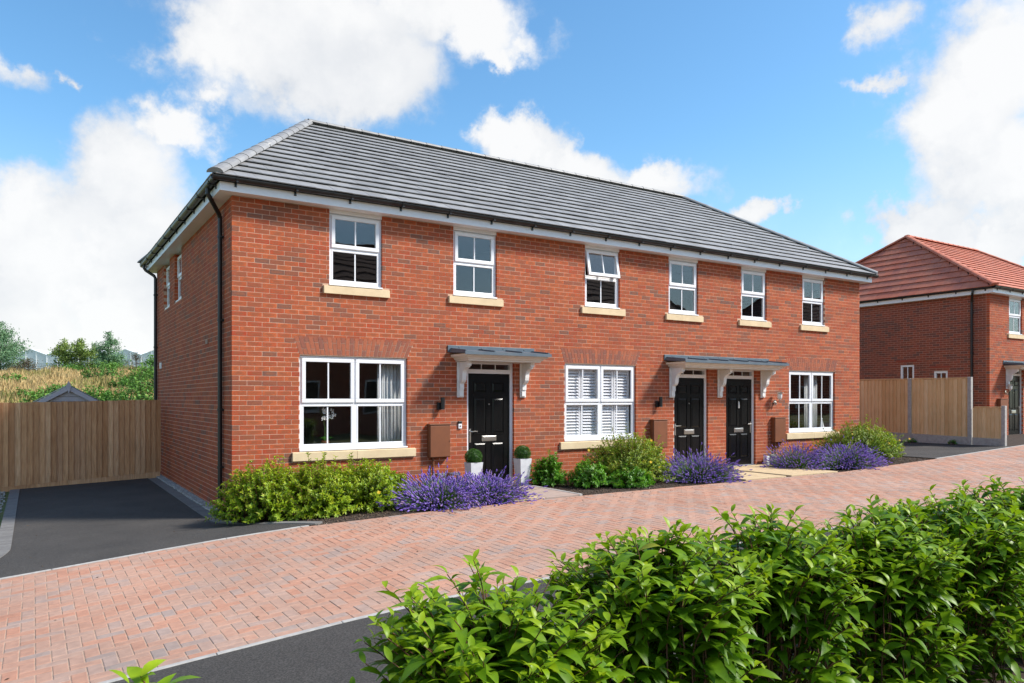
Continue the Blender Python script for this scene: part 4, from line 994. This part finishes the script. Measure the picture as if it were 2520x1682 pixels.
# ------------------------------------------------------------------ foliage kit
def unit(v): return v/np.maximum(1e-9, np.linalg.norm(v, axis=-1, keepdims=True))
def leaves_mesh(name, P, Dv, Nv, ln, wd, m, parent, tone, droop=.15, seg=1):
    """P base, Dv direction, Nv up normal; two triangles each (seg=1) or a folded arched blade (seg=2: 8 triangles)"""
    n = len(P); Dv = unit(Dv); S = unit(np.cross(Dv, Nv)); U = np.cross(S, Dv); ln = ln.reshape(-1, 1); wd = wd.reshape(-1, 1)
    if seg == 1:
        mid = P+Dv*ln*.45; tip = P+Dv*ln-U*ln*droop
        V = np.stack([P, mid+S*wd/2+U*wd*.18, tip, mid-S*wd/2+U*wd*.18], 1); fi = np.array([(0, 2, 1), (0, 3, 2)])
        k = 4
    else:
        fr = [(.0, .10), (.22, .78), (.5, 1.0), (.78, .66), (1.0, .03)]; rows = []
        for f_, w_ in fr:
            c = P+Dv*ln*f_*(1-.12*f_*droop*3)-U*ln*droop*f_*f_
            rows += [c+S*wd/2*w_+U*wd*.16*w_, c, c-S*wd/2*w_+U*wd*.16*w_]
        V = np.stack(rows, 1); k = 15; fi = []
        for r in range(4):
            a = r*3
            for q in (0, 1): fi += [(a+q, a+q+1, a+q+4), (a+q, a+q+4, a+q+3)]
        fi = np.array(fi)
    Fq = (fi[None]+(np.arange(n)*k)[:, None, None]).reshape(-1, 3)
    return np_mesh(name, V.reshape(-1, 3), Fq, m, parent, tone=np.repeat(tone, len(fi)), smooth=(seg == 2))
def sticks_mesh(name, A, B, r0, r1, m, parent, tone=None):
    """three-sided tapered sticks from A to B"""
    n = len(A); d = unit(B-A); ref = np.where(np.abs(d[:, 2:3]) > .9, np.array([[1., 0, 0]]), np.array([[0., 0, 1]])); u = unit(np.cross(d, ref)); w = np.cross(d, u)
    V = []
    for base, r in ((A, r0), (B, r1)):
        r = np.broadcast_to(np.asarray(r, float).reshape(-1, 1), (n, 1))
        for k in range(3):
            a = k*2.0944; V.append(base+(u*math.cos(a)+w*math.sin(a))*r)
    V = np.stack(V, 1); fi = np.array([(0, 1, 4, 3), (1, 2, 5, 4), (2, 0, 3, 5)])
    Fq = (fi[None]+(np.arange(n)*6)[:, None, None]).reshape(-1, 4)
    return np_mesh(name, V.reshape(-1, 3), Fq, m, parent, tone=None if tone is None else np.repeat(tone, 3))
def shrub(name, label, x, y, rx, ry, h, m, n_shoot, n_leaf, ln, wd, group=None, flowers=0, cat='shrub', spread=.35, upright=.5, base=None, stem='stem', tshift=0):
    z0 = float(gz(x, y))-.03 if base is None else base
    root = thing(name, (x, y, z0), label, cat, group)
    a = RNG.uniform(0, 2*np.pi, n_shoot); ct = RNG.uniform(-.02, 1, n_shoot)**.75; st = np.sqrt(np.clip(1-ct**2, 0, 1)); jr = RNG.uniform(.72, 1.06, n_shoot)
    lobes = 1+.10*np.sin(a*3+RNG.uniform(0, 6))+.07*np.sin(a*5+RNG.uniform(0, 6))
    tip = np.stack([np.cos(a)*st*rx*lobes, np.sin(a)*st*ry*lobes, ct*h*.94], -1)*jr[:, None]; tip[:, 2] = np.maximum(tip[:, 2], .05)+h*.05
    long_ = RNG.random(n_shoot) < .14; tip[long_] *= RNG.uniform(1.06, 1.22, (int(long_.sum()), 1))
    b0 = np.stack([tip[:, 0]*spread, tip[:, 1]*spread, np.zeros(n_shoot)], -1)
    ctl = b0*.5+tip*.5+np.array([0, 0, 1.])*h*.16*upright
    def curve(t): t = t[..., None]; return (1-t)**2*b0[:, None]+2*t*(1-t)*ctl[:, None]+t*t*tip[:, None]
    t = 1-(RNG.random((n_shoot, n_leaf))**1.35)*.62
    P = curve(t); D0 = curve(np.minimum(1, t+.02))-curve(t-.03); D0 = unit(D0)
    rnd = unit(RNG.normal(0, 1, (n_shoot, n_leaf, 3))); side = unit(np.cross(D0, rnd))
    Dv = unit(side*.85+D0*.55+np.array([0, 0, .25])); Nv = unit(D0+np.array([0, 0, .6]))
    P = P.reshape(-1, 3); Dv = Dv.reshape(-1, 3); Nv = Nv.reshape(-1, 3); tt = t.reshape(-1)
    sz = RNG.uniform(.7, 1.15, len(P))
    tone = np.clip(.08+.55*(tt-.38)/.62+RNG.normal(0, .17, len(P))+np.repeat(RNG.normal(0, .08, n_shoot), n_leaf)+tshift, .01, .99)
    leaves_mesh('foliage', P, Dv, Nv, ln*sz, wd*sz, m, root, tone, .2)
    ts = np.linspace(0, 1, 4); A = []; B = []
    for q in range(3): A.append(curve(np.full((n_shoot, 1), ts[q]))[:, 0]); B.append(curve(np.full((n_shoot, 1), ts[q+1]))[:, 0])
    stuff(sticks_mesh('stems', np.concatenate(A), np.concatenate(B), .004, .0028, M[stem], root))
    for k in range(flowers):
        i = RNG.integers(n_shoot)
        for _ in range(30):
            i = RNG.integers(n_shoot)
            if tip[i, 1] < .2*ry and tip[i, 2] > .2*h: break
        c = Vector(tip[i]*1.03); q = MB(); nr = Vector((RNG.normal(-.2, .3), -.8, .6)).normalized(); u = nr.orthogonal().normalized(); w = nr.cross(u); R_ = .027
        for p in range(5):
            g_ = p*1.2566; q.poly([c, c+(u*math.cos(g_-.5)+w*math.sin(g_-.5))*R_*.8+nr*.006, c+(u*math.cos(g_)+w*math.sin(g_))*R_*1.1+nr*.002, c+(u*math.cos(g_+.5)+w*math.sin(g_+.5))*R_*.8+nr*.006])
        q.build('flower', M['yellow'], root)
    return root
def lavender(label, x, y, rx, ry, h, n, group='lavender along the front beds'):
    z0 = float(gz(x, y))-.02; root = thing('lavender', (x, y, z0), label, 'lavender', group)
    def dome(k, r_in, r_out, hh):
        a = RNG.uniform(0, 6.283, k); ct = RNG.uniform(0.02, 1, k)**1.15; st = np.sqrt(1-ct**2)
        d = np.stack([np.cos(a)*st*rx, np.sin(a)*st*ry, ct*hh], -1); lob = (1+.13*np.sin(a*4+x*3)+.10*np.sin(a*7+x*5))[:, None]
        return d*r_in*lob, d*RNG.uniform(r_out-.36, r_out+.10, (k, 1))*lob
    A, B = dome(n, .45, 1.0, h); A[:, 2] *= .8; B[:, 2] = np.maximum(B[:, 2], .04)
    st_ = RNG.random(n) < .07; B = A+(B-A)*np.where(st_, RNG.uniform(1.15, 1.45, n), 1)[:, None]+RNG.normal(0, .05, (n, 3)); B[:, 2] = np.maximum(B[:, 2], .03); mid = (A+B)/2
    stuff(sticks_mesh('flower_stems', A, B, .0022, .0016, M['lavstem'], root, tone=RNG.uniform(.3, .95, n)))
    # leaves: grey-green needles below
    k = n*5; A2, B2 = dome(k, .15, .80, h*.86); f = RNG.uniform(.3, 1, (k, 1)); P = A2+(B2-A2)*f
    leaves_mesh('foliage', P, unit(B2-A2)+RNG.normal(0, .4, (k, 3))+np.array([0, 0, .3]), RNG.normal(0, 1, (k, 3)), RNG.uniform(.05, .09, k), np.full(k, .007), M['lavstem'], root, RNG.uniform(.02, .8, k), .1)
    # flower spikes: whorls of small faceted beads
    oct_ = np.array([(1, 0, 0), (-1, 0, 0), (0, 1, 0), (0, -1, 0), (0, 0, 1), (0, 0, -1)], float); f8 = np.array([(0, 2, 4), (2, 1, 4), (1, 3, 4), (3, 0, 4), (2, 0, 5), (1, 2, 5), (3, 1, 5), (0, 3, 5)])
    V = []; T = []; d = unit(B-A); L_ = RNG.uniform(.03, .065, n); tn = np.clip(RNG.beta(2, 2, n)*.85, .02, .84); tn[RNG.random(n) < .10] = .97
    for q, (f_, r_) in enumerate(((0, .0095), (.33, .0125), (.66, .0115), (1.0, .0075))):
        c = B+d*(L_*f_)[:, None]+RNG.normal(0, .0015, (n, 3)); s_ = (r_*RNG.uniform(.8, 1.25, n))[:, None, None]
        V.append(c[:, None]+oct_[None]*s_*np.array([1, 1, 1.25])); T.append(tn+RNG.normal(0, .06, n))
    V = np.concatenate(V).reshape(-1, 3); cnt = len(V)//6
    stuff(np_mesh('flower_spikes', V, (f8[None]+(np.arange(cnt)*6)[:, None, None]).reshape(-1, 3), M['lavender'], root, tone=np.repeat(np.clip(np.concatenate(T), .01, .99), 8)))
    return root
HG = 'golden hypericum bushes'
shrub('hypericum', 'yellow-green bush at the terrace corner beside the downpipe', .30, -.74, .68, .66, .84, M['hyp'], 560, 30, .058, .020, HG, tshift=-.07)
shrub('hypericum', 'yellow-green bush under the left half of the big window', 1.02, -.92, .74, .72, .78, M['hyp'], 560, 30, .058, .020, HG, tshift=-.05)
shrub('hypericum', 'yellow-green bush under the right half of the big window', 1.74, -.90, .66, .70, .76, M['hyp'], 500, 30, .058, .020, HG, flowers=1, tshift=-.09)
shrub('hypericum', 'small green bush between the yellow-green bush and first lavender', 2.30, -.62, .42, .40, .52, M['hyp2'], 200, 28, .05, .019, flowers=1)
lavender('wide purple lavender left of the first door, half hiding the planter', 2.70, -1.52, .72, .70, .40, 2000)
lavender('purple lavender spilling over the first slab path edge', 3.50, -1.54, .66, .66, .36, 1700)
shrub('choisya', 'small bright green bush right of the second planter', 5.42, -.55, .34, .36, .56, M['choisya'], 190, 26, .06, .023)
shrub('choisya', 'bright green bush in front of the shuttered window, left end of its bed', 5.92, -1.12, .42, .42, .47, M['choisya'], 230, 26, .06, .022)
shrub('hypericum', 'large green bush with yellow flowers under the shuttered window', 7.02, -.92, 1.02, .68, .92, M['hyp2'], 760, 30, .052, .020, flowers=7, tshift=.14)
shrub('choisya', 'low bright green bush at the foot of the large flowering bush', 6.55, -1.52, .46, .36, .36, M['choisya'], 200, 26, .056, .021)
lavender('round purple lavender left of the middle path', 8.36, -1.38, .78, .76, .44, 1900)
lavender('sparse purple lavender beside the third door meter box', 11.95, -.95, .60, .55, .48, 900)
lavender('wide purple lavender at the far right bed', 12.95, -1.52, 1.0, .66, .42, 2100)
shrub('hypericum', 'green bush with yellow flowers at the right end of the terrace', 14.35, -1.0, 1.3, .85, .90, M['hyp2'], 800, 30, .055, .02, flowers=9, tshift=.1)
shrub('garden_plant', 'small green plant by the step of the red-roofed house', H2[0]+2.0, -.9, .5, .45, .45, M['choisya'], 90, 16, .06, .022)
shrub('garden_plant', 'reddish low plant at the roadside before the red-roofed house', H2[0]+2.1, -1.75, .6, .35, .35, M['hyp2'], 110, 16, .05, .02)
P = np.concatenate([pts_in(90, -.2, 6.5, -2.75, -2.1, .004), pts_in(60, 6.5, 15, -2.6, -2.1, .004), pts_in(40, -2.6, -.3, -1.9, 6.5, .004), pts_in(50, -3.5, 8, -6.1, -2.8, .004)])
tag(scatter('leaf_litter', P, (.006, .016), M['chip'], (.1, .9), flat=.25), 'few dry brown leaves scattered over the block road and driveway', 'leaf litter')
for wx, wy, lab in ((19.45, .62, 'small weed tuft at the foot of the right fence, beside the middle post'), (19.42, -.55, 'small weed tuft at the foot of the right fence, near its end post'), (19.44, 2.1, 'small weed tuft at the far foot of the right fence'), (9.93, -.9, 'weed sprouting between the two buff paths')):
    shrub('weed', lab, wx, wy, .14, .12, .16, M['choisya'], 24, 8, .05, .018, 'weeds along the paving', cat='weed')
# planters with clipped box balls
def planter(x, y, label):
    z = float(gz(x, y))+.012; t = thing('planter', (x, y, z), label, 'planter', 'white planters by the first door')
    m = MB(); b, tp, h, th = .082, .122, .475, .016
    c = [(sx*(b if k == 0 else tp), sy*(b if k == 0 else tp), 0 if k == 0 else h) for k in (0, 1) for sy in (-1, 1) for sx in (-1, 1)]
    m.hexa(c, skip=('z1',))
    O4 = [(-tp, -tp, h), (tp, -tp, h), (tp, tp, h), (-tp, tp, h)]; i_ = tp-th; I4 = [(-i_, -i_, h), (i_, -i_, h), (i_, i_, h), (-i_, i_, h)]; J4 = [(a, b_, h-.03) for a, b_, _ in I4]
    for k in range(4): j = (k+1) % 4; m.poly([O4[k], O4[j], I4[j], I4[k]]); m.poly([I4[k], I4[j], J4[j], J4[k]])
    m.build('pot', M['planter'], t); MB().box(-i_, i_, -i_, i_, h-.05, h-.03).build('compost', M['soil'], t)
    bt = thing('box_ball', (x, y, z+h-.03), 'clipped round box ball in the '+label.split(' beside')[0].replace('white tapered ', '')+' beside the first door', 'topiary', 'box balls by the first door')
    n = 4200; d = unit(RNG.normal(0, 1, (n, 3))); r = .148*(RNG.uniform(.80, 1.03, n)); cen = np.array([0, 0, .118]); P = cen+d*r[:, None]*np.array([1, 1, .95])
    k = P[:, 2] > -.005; P, d, r = P[k], d[k], r[k]
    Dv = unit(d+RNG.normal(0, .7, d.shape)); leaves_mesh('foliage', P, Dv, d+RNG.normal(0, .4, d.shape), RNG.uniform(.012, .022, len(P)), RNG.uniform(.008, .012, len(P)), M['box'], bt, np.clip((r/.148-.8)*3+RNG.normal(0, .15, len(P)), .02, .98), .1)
    MB().tube([(0, 0, -.01), (0, 0, .1)], .012, 6).build('trunk', M['bark'], bt)
    q = MB(); q.tube([(0, 0, .02), (0, 0, .06), (0, 0, .118), (0, 0, .18), (0, 0, .215)], [.05, .095, .115, .09, .04], 10); q.build('inner_twigs', M['box'], bt)
planter(3.96, -.36, 'left white tapered planter beside the first door, behind the lavender')
planter(4.98, -.36, 'right white tapered planter beside the first door, clear of the lavender')
# little lanterns on the ground by the wall
for i, (x, m_, lab) in enumerate(((3.42, M['slate'], 'dark small garden lantern with blue jar behind the first lavender'), (3.70, M['planter'], 'white small garden lantern with teal jar left of the first planter'))):
    t = thing('garden_lantern', (x, -.16, -.09), lab, 'lantern')
    q = MB(); frame_rect(q, F, -.075, .075, 0, .30, .018, -.06, -.045); frame_rect(q, F, -.075, .075, 0, .30, .018, .045, .06); q.box(-.075, .075, -.06, .06, -.012, -.001); q.box(-.08, .08, -.065, .065, .301, .318); q.build('frame', m_, t)
    MB().tube([(0, 0, 0), (0, 0, .02), (0, 0, .16), (0, 0, .19), (0, 0, .22)], [.04, .045, .045, .03, .03], 12).build('jar', M['bluejar'] if 'bluejar' in M else M.setdefault('bluejar', mat('teal glass jar', (.02, .12, .22), (.04, .2, .22), rough=.12, scale=20)), t)
t = thing('garden_box', (12.25, -.12, -.04), 'small white and dark utility boxes on the ground by the third door', 'utility box')
MB().box(-.32, -.22, -.06, .04, 0, .22).build('white_box', M['planter'], t, bevel=.006); MB().box(-.16, .02, -.06, .04, 0, .25).build('dark_box', M['slate'], t, bevel=.006)
# ------------------------------------------------------------------ laurel hedge in front of the camera
def leaf_template(ln=1.0, wd=.36, droop=.30):
    V = []; 
    for f_, w_ in [(.0, .08), (.14, .55), (.34, .95), (.55, .98), (.76, .68), (.92, .24), (1.0, .02)]:
        z = .16*f_-droop*f_**2.2
        for s_ in (-1, 0, 1): V.append((f_*ln*(1-.10*f_), s_*wd/2*w_, z+abs(s_)*wd*.13*w_))
    Fq = []
    for r in range(6):
        a = r*3
        for q in (0, 1): Fq.append((a+q, a+q+1, a+q+4, a+q+3))
    return np.array(V), np.array(Fq)
LT = [leaf_template(1, .36, .42), leaf_template(1, .33, .60), leaf_template(1, .38, .75), leaf_template(1, .34, .28)]
LMESH = []
for k, (v, f) in enumerate(LT):
    me = bpy.data.meshes.new('leaf'); me.from_pydata([tuple(p) for p in v], [], [tuple(q) for q in f]); me.polygons.foreach_set('use_smooth', [True]*len(f)); me.materials.append(M['laurel']); LMESH.append(me)
def laurel(label, x, y, rx, ry, ztop, n_shoot, n_obj, seed):
    rg = np.random.default_rng(seed); z0 = float(gz(x, y))-.05; root = thing('laurel_shrub', (x, y, z0), label, 'shrub', 'laurel hedge plants'); h = ztop-z0
    O = np.array([x, y, z0]); SA = []; SB = []; SR = []; LP = []; LX = []; LU = []; LS = []; LTn = []; LK = []
    for s in range(n_shoot):
        a = rg.uniform(0, 6.283); rad = math.sqrt(rg.random()); st = rad
        if rg.random() < .42: rad = rg.uniform(.85, 1.02)
        top = h*(1-.16*rad**3)*rg.uniform(.88, 1.0) if rg.random() < .55 else h*rg.uniform(.26, .86)
        if rg.random() < .06: top *= 1.06
        if top < .75*h: rad *= 1.12
        tip = np.array([math.cos(a)*rad*rx, math.sin(a)*rad*ry, top])
        lean = np.array([math.cos(a), math.sin(a), 0])*(.03+.10*rad)
        L_ = rg.uniform(.30, .46); base = tip-np.array([0, 0, L_])-lean*L_*3.0
        root_p = np.array([base[0]*.35, base[1]*.35, h*.18])
        n = 7; pts = [base+(tip-base)*q/n+np.array([0, 0, 1.0])*.03*math.sin(q/n*3.1)-lean*.6*math.sin(q/n*3.1) for q in range(n+1)]
        SA.append(root_p if s % 4 == 0 else base*.9+root_p*.1); SB.append(base); SR.append((.008, .0055) if s % 4 == 0 else (.0055, .0055))
        for q in range(n): SA.append(pts[q]); SB.append(pts[q+1]); SR.append((.0048-.0004*q, .0044-.0004*q))
        nl = int(rg.integers(12, 17)); ph = rg.uniform(0, 6.28)
        for l in range(nl):
            f_ = .10+.90*(l/(nl-1)); p = base+(tip-base)*f_+np.array([0, 0, 1.0])*.03*math.sin(f_*3.1)-lean*.6*math.sin(f_*3.1)
            g_ = ph+l*2.4+rg.normal(0, .25); el = .18+.42*max(0, f_-.5)/.5+rg.normal(0, .16)
            if l >= nl-2: el = .85+rg.normal(0, .15)
            dx = np.array([math.cos(g_)*math.cos(el), math.sin(g_)*math.cos(el), math.sin(el)])
            up = np.array([0, 0, 1.0])+rg.normal(0, .22, 3)
            sz = rg.uniform(.105, .150)*(1 if f_ < .85 else .78 if l < nl-2 else .5)
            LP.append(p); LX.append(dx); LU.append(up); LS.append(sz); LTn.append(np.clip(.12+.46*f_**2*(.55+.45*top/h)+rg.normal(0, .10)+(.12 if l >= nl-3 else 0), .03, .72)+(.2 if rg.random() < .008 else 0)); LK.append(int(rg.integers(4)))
    SA = np.array(SA); SB = np.array(SB); SR = np.array(SR)
    stuff(sticks_mesh('stems', SA, SB, SR[:, 0], SR[:, 1], M['stem'], root))
    LP = np.array(LP); LX = unit(np.array(LX)); S_ = unit(np.cross(np.array(LU), LX)); U_ = np.cross(LX, S_); LS = np.array(LS); LK = np.array(LK); LTn = np.array(LTn)
    world = LP+O; q = world-CAM_C; dep = q@CW; pxx = 1260+F_PX*(q@CR)/dep; pyy = H_PX-F_PX*q[:, 2]/dep
    vis = (dep > .2) & (pxx > -40) & (pxx < 2560) & (pyy < 1740)
    order = np.argsort(np.where(vis, np.linalg.norm(q, axis=1)-.25*LP[:, 2], 99)); sep = order[:n_obj]; sep = sep[vis[sep]]; mask = np.ones(len(LP), bool); mask[sep] = False
    for i in sep:
        o = bpy.data.objects.new('leaf', LMESH[LK[i]]); link(o, root); s = LS[i]
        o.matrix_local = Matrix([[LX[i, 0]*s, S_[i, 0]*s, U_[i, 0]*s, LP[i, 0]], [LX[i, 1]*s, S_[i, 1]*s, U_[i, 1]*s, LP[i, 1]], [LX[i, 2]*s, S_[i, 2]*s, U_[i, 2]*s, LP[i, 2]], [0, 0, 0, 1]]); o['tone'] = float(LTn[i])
    Vs = []; Fs = []; Ts = []; b = 0
    for k in range(4):
        ii = np.where(mask & (LK == k))[0]; v, f = LT[k]
        W = LP[ii][:, None]+(v[None, :, 0:1]*LX[ii][:, None]+v[None, :, 1:2]*S_[ii][:, None]+v[None, :, 2:3]*U_[ii][:, None])*LS[ii][:, None, None]
        Vs.append(W.reshape(-1, 3)); Fs.append((f[None]+(np.arange(len(ii))*len(v))[:, None, None]).reshape(-1, 4)+b); b += len(ii)*len(v); Ts.append(np.repeat(LTn[ii], len(f)))
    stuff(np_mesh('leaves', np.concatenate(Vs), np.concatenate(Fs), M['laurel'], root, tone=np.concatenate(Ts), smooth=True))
laurel('glossy green laurel bush at the left end of the foreground hedge', -1.10, -9.42, .48, .45, .90, 230, 240, 11)
laurel('laurel bush second from the left in the foreground hedge', -.30, -9.40, .48, .44, .985, 215, 200, 12)
laurel('laurel bush in the middle of the foreground hedge', .46, -9.36, .42, .43, .985, 180, 160, 13)
laurel('laurel bush fourth from the left in the foreground hedge', 1.34, -9.36, .43, .43, .93, 190, 130, 14)
laurel('laurel bush fifth from the left in the foreground hedge', 2.15, -9.38, .50, .46, .97, 230, 110, 15)
laurel('laurel bush second from the right end of the foreground hedge', 3.0, -9.40, .50, .46, .985, 210, 70, 16)
laurel('laurel bush at the right edge of the foreground hedge', 3.9, -9.4, .50, .46, .985, 170, 30, 17)
laurel('small laurel sprig poking up at the bottom left corner', -2.27, -9.92, .26, .18, .965, 34, 120, 18)
# ------------------------------------------------------------------ beyond the left fence
def tree(name, label, px, depth, top_py, width, m, n_leaf, ls, trunk=True, cat='tree', group=None, narrow=1.0):
    b = at(px*2520/2349, 862*2520/2349, depth); b[2] = float(gz(b[0], b[1]))-.05
    zt = 1.52+(H_PX-top_py*2520/2349)/F_PX*depth; h = zt-b[2]; width *= 1.3; root = thing(name, tuple(b), label, cat, group); r = width/2
    nb = 34; A = []; B = []; cl = []
    A.append((0, 0, 0)); B.append((.05*h*.2, 0, h*.9))
    for i in range(nb):
        f_ = RNG.uniform(.10, .93); a = RNG.uniform(0, 6.28); rr_ = r*math.sin(math.pi*min(1, f_*.92+.12))**.7*RNG.uniform(.55, 1.0)
        p = np.array([0, 0, h*f_*.82]); q = p+np.array([math.cos(a)*rr_, math.sin(a)*rr_, h*.13*RNG.uniform(.4, 1.3)]); A.append(tuple(p)); B.append(tuple(q)); cl.append((p, q))
    MB().tube([(0, 0, -.1), (.02, .01, h*.35), (-.02, .02, h*.65), (.01, 0, h*.93)], [.035*h**.6, .028*h**.6, .018*h**.6, .006], 7).build('trunk', M['bark'], root)
    stuff(sticks_mesh('branches', np.array(A[1:], float), np.array(B[1:], float), .022, .006, M['bark'], root))
    k = n_leaf; ci = RNG.integers(0, nb, k); f_ = RNG.beta(2.2, 1.2, k)[:, None]; pa = np.array([c[0] for c in cl]); pb = np.array([c[1] for c in cl])
    P = pa[ci]*(1-f_)+pb[ci]*f_+RNG.normal(0, .058*width, (k, 3))*np.array([1, 1, .8]); P = np.concatenate([P, np.stack([RNG.normal(0, .10*r, k//14), RNG.normal(0, .10*r, k//14), RNG.uniform(.7, 1.02, k//14)*h], -1)])
    P = P[P[:, 2] > .05]; n = len(P); tone = np.clip(RNG.beta(2, 2.4, n)*.8+.2*np.clip(P[:, 2]/h, 0, 1)+.0, .01, .99)
    leaves_mesh('crown', P, RNG.normal(0, 1, (n, 3)), RNG.normal(0, 1, (n, 3))+np.array([0, 0, .8]), ls*RNG.uniform(.7, 1.3, n), ls*.5*RNG.uniform(.7, 1.2, n), m, root, tone, .1)
    return root
tree('willow_tree', 'tall grey-green willow at the far left edge of the photo', 0, 58, 742, 3.6, M['leaf_a'], 6500, .16)
tree('birch_tree', 'yellow-green young tree left of centre on the bank', 148, 60, 780, 2.2, M['leaf_b'], 3200, .15)
tree('birch_tree', 'yellow-green young tree nearest the grey-green willow on the bank', 183, 60, 778, 2.0, M['leaf_b'], 2800, .15)
tree('willow_tree', 'pointed grey-green willow in the middle of the bank', 250, 59, 764, 2.3, M['leaf_a'], 5200, .15)
tree('birch_tree', 'small dull green tree behind the pointed willow', 215, 61, 790, 1.6, M['leaf_b'], 2000, .14)
tree('scrub_bush', 'bare brownish scrub bush below the greenhouse valley', 65, 57, 823, 2.2, M['leaf_d'], 1500, .10, cat='bush')
tree('scrub_bush', 'thin twiggy bush right of the pointed willow', 312, 57, 806, 1.6, M['leaf_d'], 420, .09, cat='bush')
tree('scrub_bush', 'dark green bush between the birch trunks', 165, 58, 838, 2.4, M['leaf_c'], 1800, .12, cat='bush')
tree('scrub_bush', 'dark green bush under the pointed willow', 262, 57, 836, 2.6, M['leaf_c'], 2200, .12, cat='bush')
tree('scrub_bush', 'green bush beside the terrace back corner on the bank', 348, 50, 815, 1.8, M['leaf_c'], 2200, .12, cat='bush')
# meadow on the bank
def meadow():
    n = 30000; dep = RNG.uniform(32, 60, n); px = RNG.uniform(-40, 420, n)
    x = CAM_C[0]+dep*(CW[0]+(px-1260)/F_PX*CR[0]); y = CAM_C[1]+dep*(CW[1]+(px-1260)/F_PX*CR[1]); A = np.stack([x, y, gz(x, y)-.05], -1)
    h = RNG.uniform(.25, .62, n)*(1+.5*np.sin(x*1.3)*np.sin(y*.8)); B = A+np.stack([RNG.normal(0, .10, n), RNG.normal(0, .10, n), h], -1)
    pt = np.sin(x*.9+1)*np.sin(y*.35+x*.3)
    tone = np.clip(RNG.beta(2, 2, n)*.45+np.where(pt > .35, .38, 0)*(RNG.random(n) < .8)+(RNG.random(n) < .03)*.5, .01, .99)
    tag(stuff(leaves_mesh('meadow_grass', A, B-A, RNG.normal(0, 1, (n, 3)), h, np.full(n, .055), M['straw'], None, tone, .15)), 'tall dry meadow grass covering the bank beyond the left fence', 'grass')
meadow()
k = 0
for (px, dep, wd_, ht, lab) in ((95, 34, 2.3, 1.15, 'low green bramble just above the left fence, left of the shed'), (140, 40, 2.0, 1.0, 'bramble patch on the dry grass above the shed roof'), (215, 36, 2.0, 1.25, 'green bramble right of the shed roof'),
                           (262, 34, 2.2, 1.4, 'bright green bramble behind the fence, between shed and terrace'), (318, 33, 2.4, 1.9, 'tall green bramble beside the terrace back corner'), (290, 44, 2.0, 1.2, 'green scrub halfway up the bank on the right'), (30, 46, 1.8, .9, 'small green scrub patch halfway up the bank on the left'), (235, 50, 3.0, 1.5, 'green scrub at the top of the bank below the pointed willow'), (330, 42, 2.6, 2.0, 'tall green scrub against the terrace back corner'), (60, 38, 1.6, .8, 'little green scrub patch above the left end of the fence')):
    b = at(px*2520/2349, 900*2520/2349, dep); g = float(gz(b[0], b[1]))
    shrub('bramble', lab, b[0], b[1], wd_/2, wd_/2, ht, M['leaf_c'], 130, 16, .13, .075, 'brambles on the bank', cat='bush', base=g-.1, stem='bark')
# greenhouses
def greenhouse():
    dep = 100.0; bay = 4.2; g0 = at(-40, 870, dep); dirx = CR
    fw_ = np.array([CW[0], CW[1], 0]); zg_ = 3.4; ze_, zr_ = 7.35, 8.1; Lg = 40.0
    root = thing('greenhouse', (g0[0], g0[1], zg_), 'long multi-span glass greenhouse with white posts behind the trees', 'greenhouse')
    def pt(u, v, z): p = g0+dirx*u+fw_*v; return (p[0]-g0[0], p[1]-g0[1], z-zg_)
    for i in range(7):
        u0, u1, um = i*bay, (i+1)*bay, (i+.5)*bay
        for k in range(3):
            a, b = u0+bay*k/3+.05, u0+bay*(k+1)/3-.05
            top = lambda u: ze_+(zr_-ze_)*(1-abs(u-um)/(bay/2))
            q = MB(); q.poly([pt(a, 0, zg_), pt(b, 0, zg_), pt(b, 0, ze_-1.02), pt(a, 0, ze_-1.02)]); q.poly([pt(a, 0.05, zg_), pt(a, .05, ze_-1.02), pt(b, .05, ze_-1.02), pt(b, .05, zg_)]); q.build('pane', M['ghouse'], root)
            q = MB()
            pol = [(a, ze_-.98), (b, ze_-.98), (b, top(b))]+([(um, zr_)] if a < um < b else [])+[(a, top(a))]
            q.extrude(pol, lambda u, v, w: pt(u, w, v), 0, .05); q.build('gable_pane', M['ghouse'], root)
            q = MB(); q.extrude([(u0+bay*k/3-.05, zg_), (u0+bay*k/3+.05, zg_), (u0+bay*k/3+.05, top(u0+bay*k/3+.05)), (u0+bay*k/3-.05, top(u0+bay*k/3+.05))], lambda u, v, w: pt(u, w, v), -.06, -.002); q.build('post', M['ghframe'], root)
        q = MB(); q.extrude([(u0, ze_-1.02), (u1, ze_-1.02), (u1, ze_-.98), (u0, ze_-.98)], lambda u, v, w: pt(u, w, v), -.03, .03); q.build('rail', M['ghframe'], root)
        for s_ in (0, 1):
            ua, ub = (u0, um) if s_ == 0 else (um, u1); za, zb = (ze_, zr_) if s_ == 0 else (zr_, ze_)
            q = MB(); c = [pt(u, v, z+dz) for dz in (.0, .06) for v in (-.08, Lg) for u, z in ((ua, za), (ub, zb))]; q.hexa(c); q.build('roof_slope', M['ghouse'], root)
greenhouse()
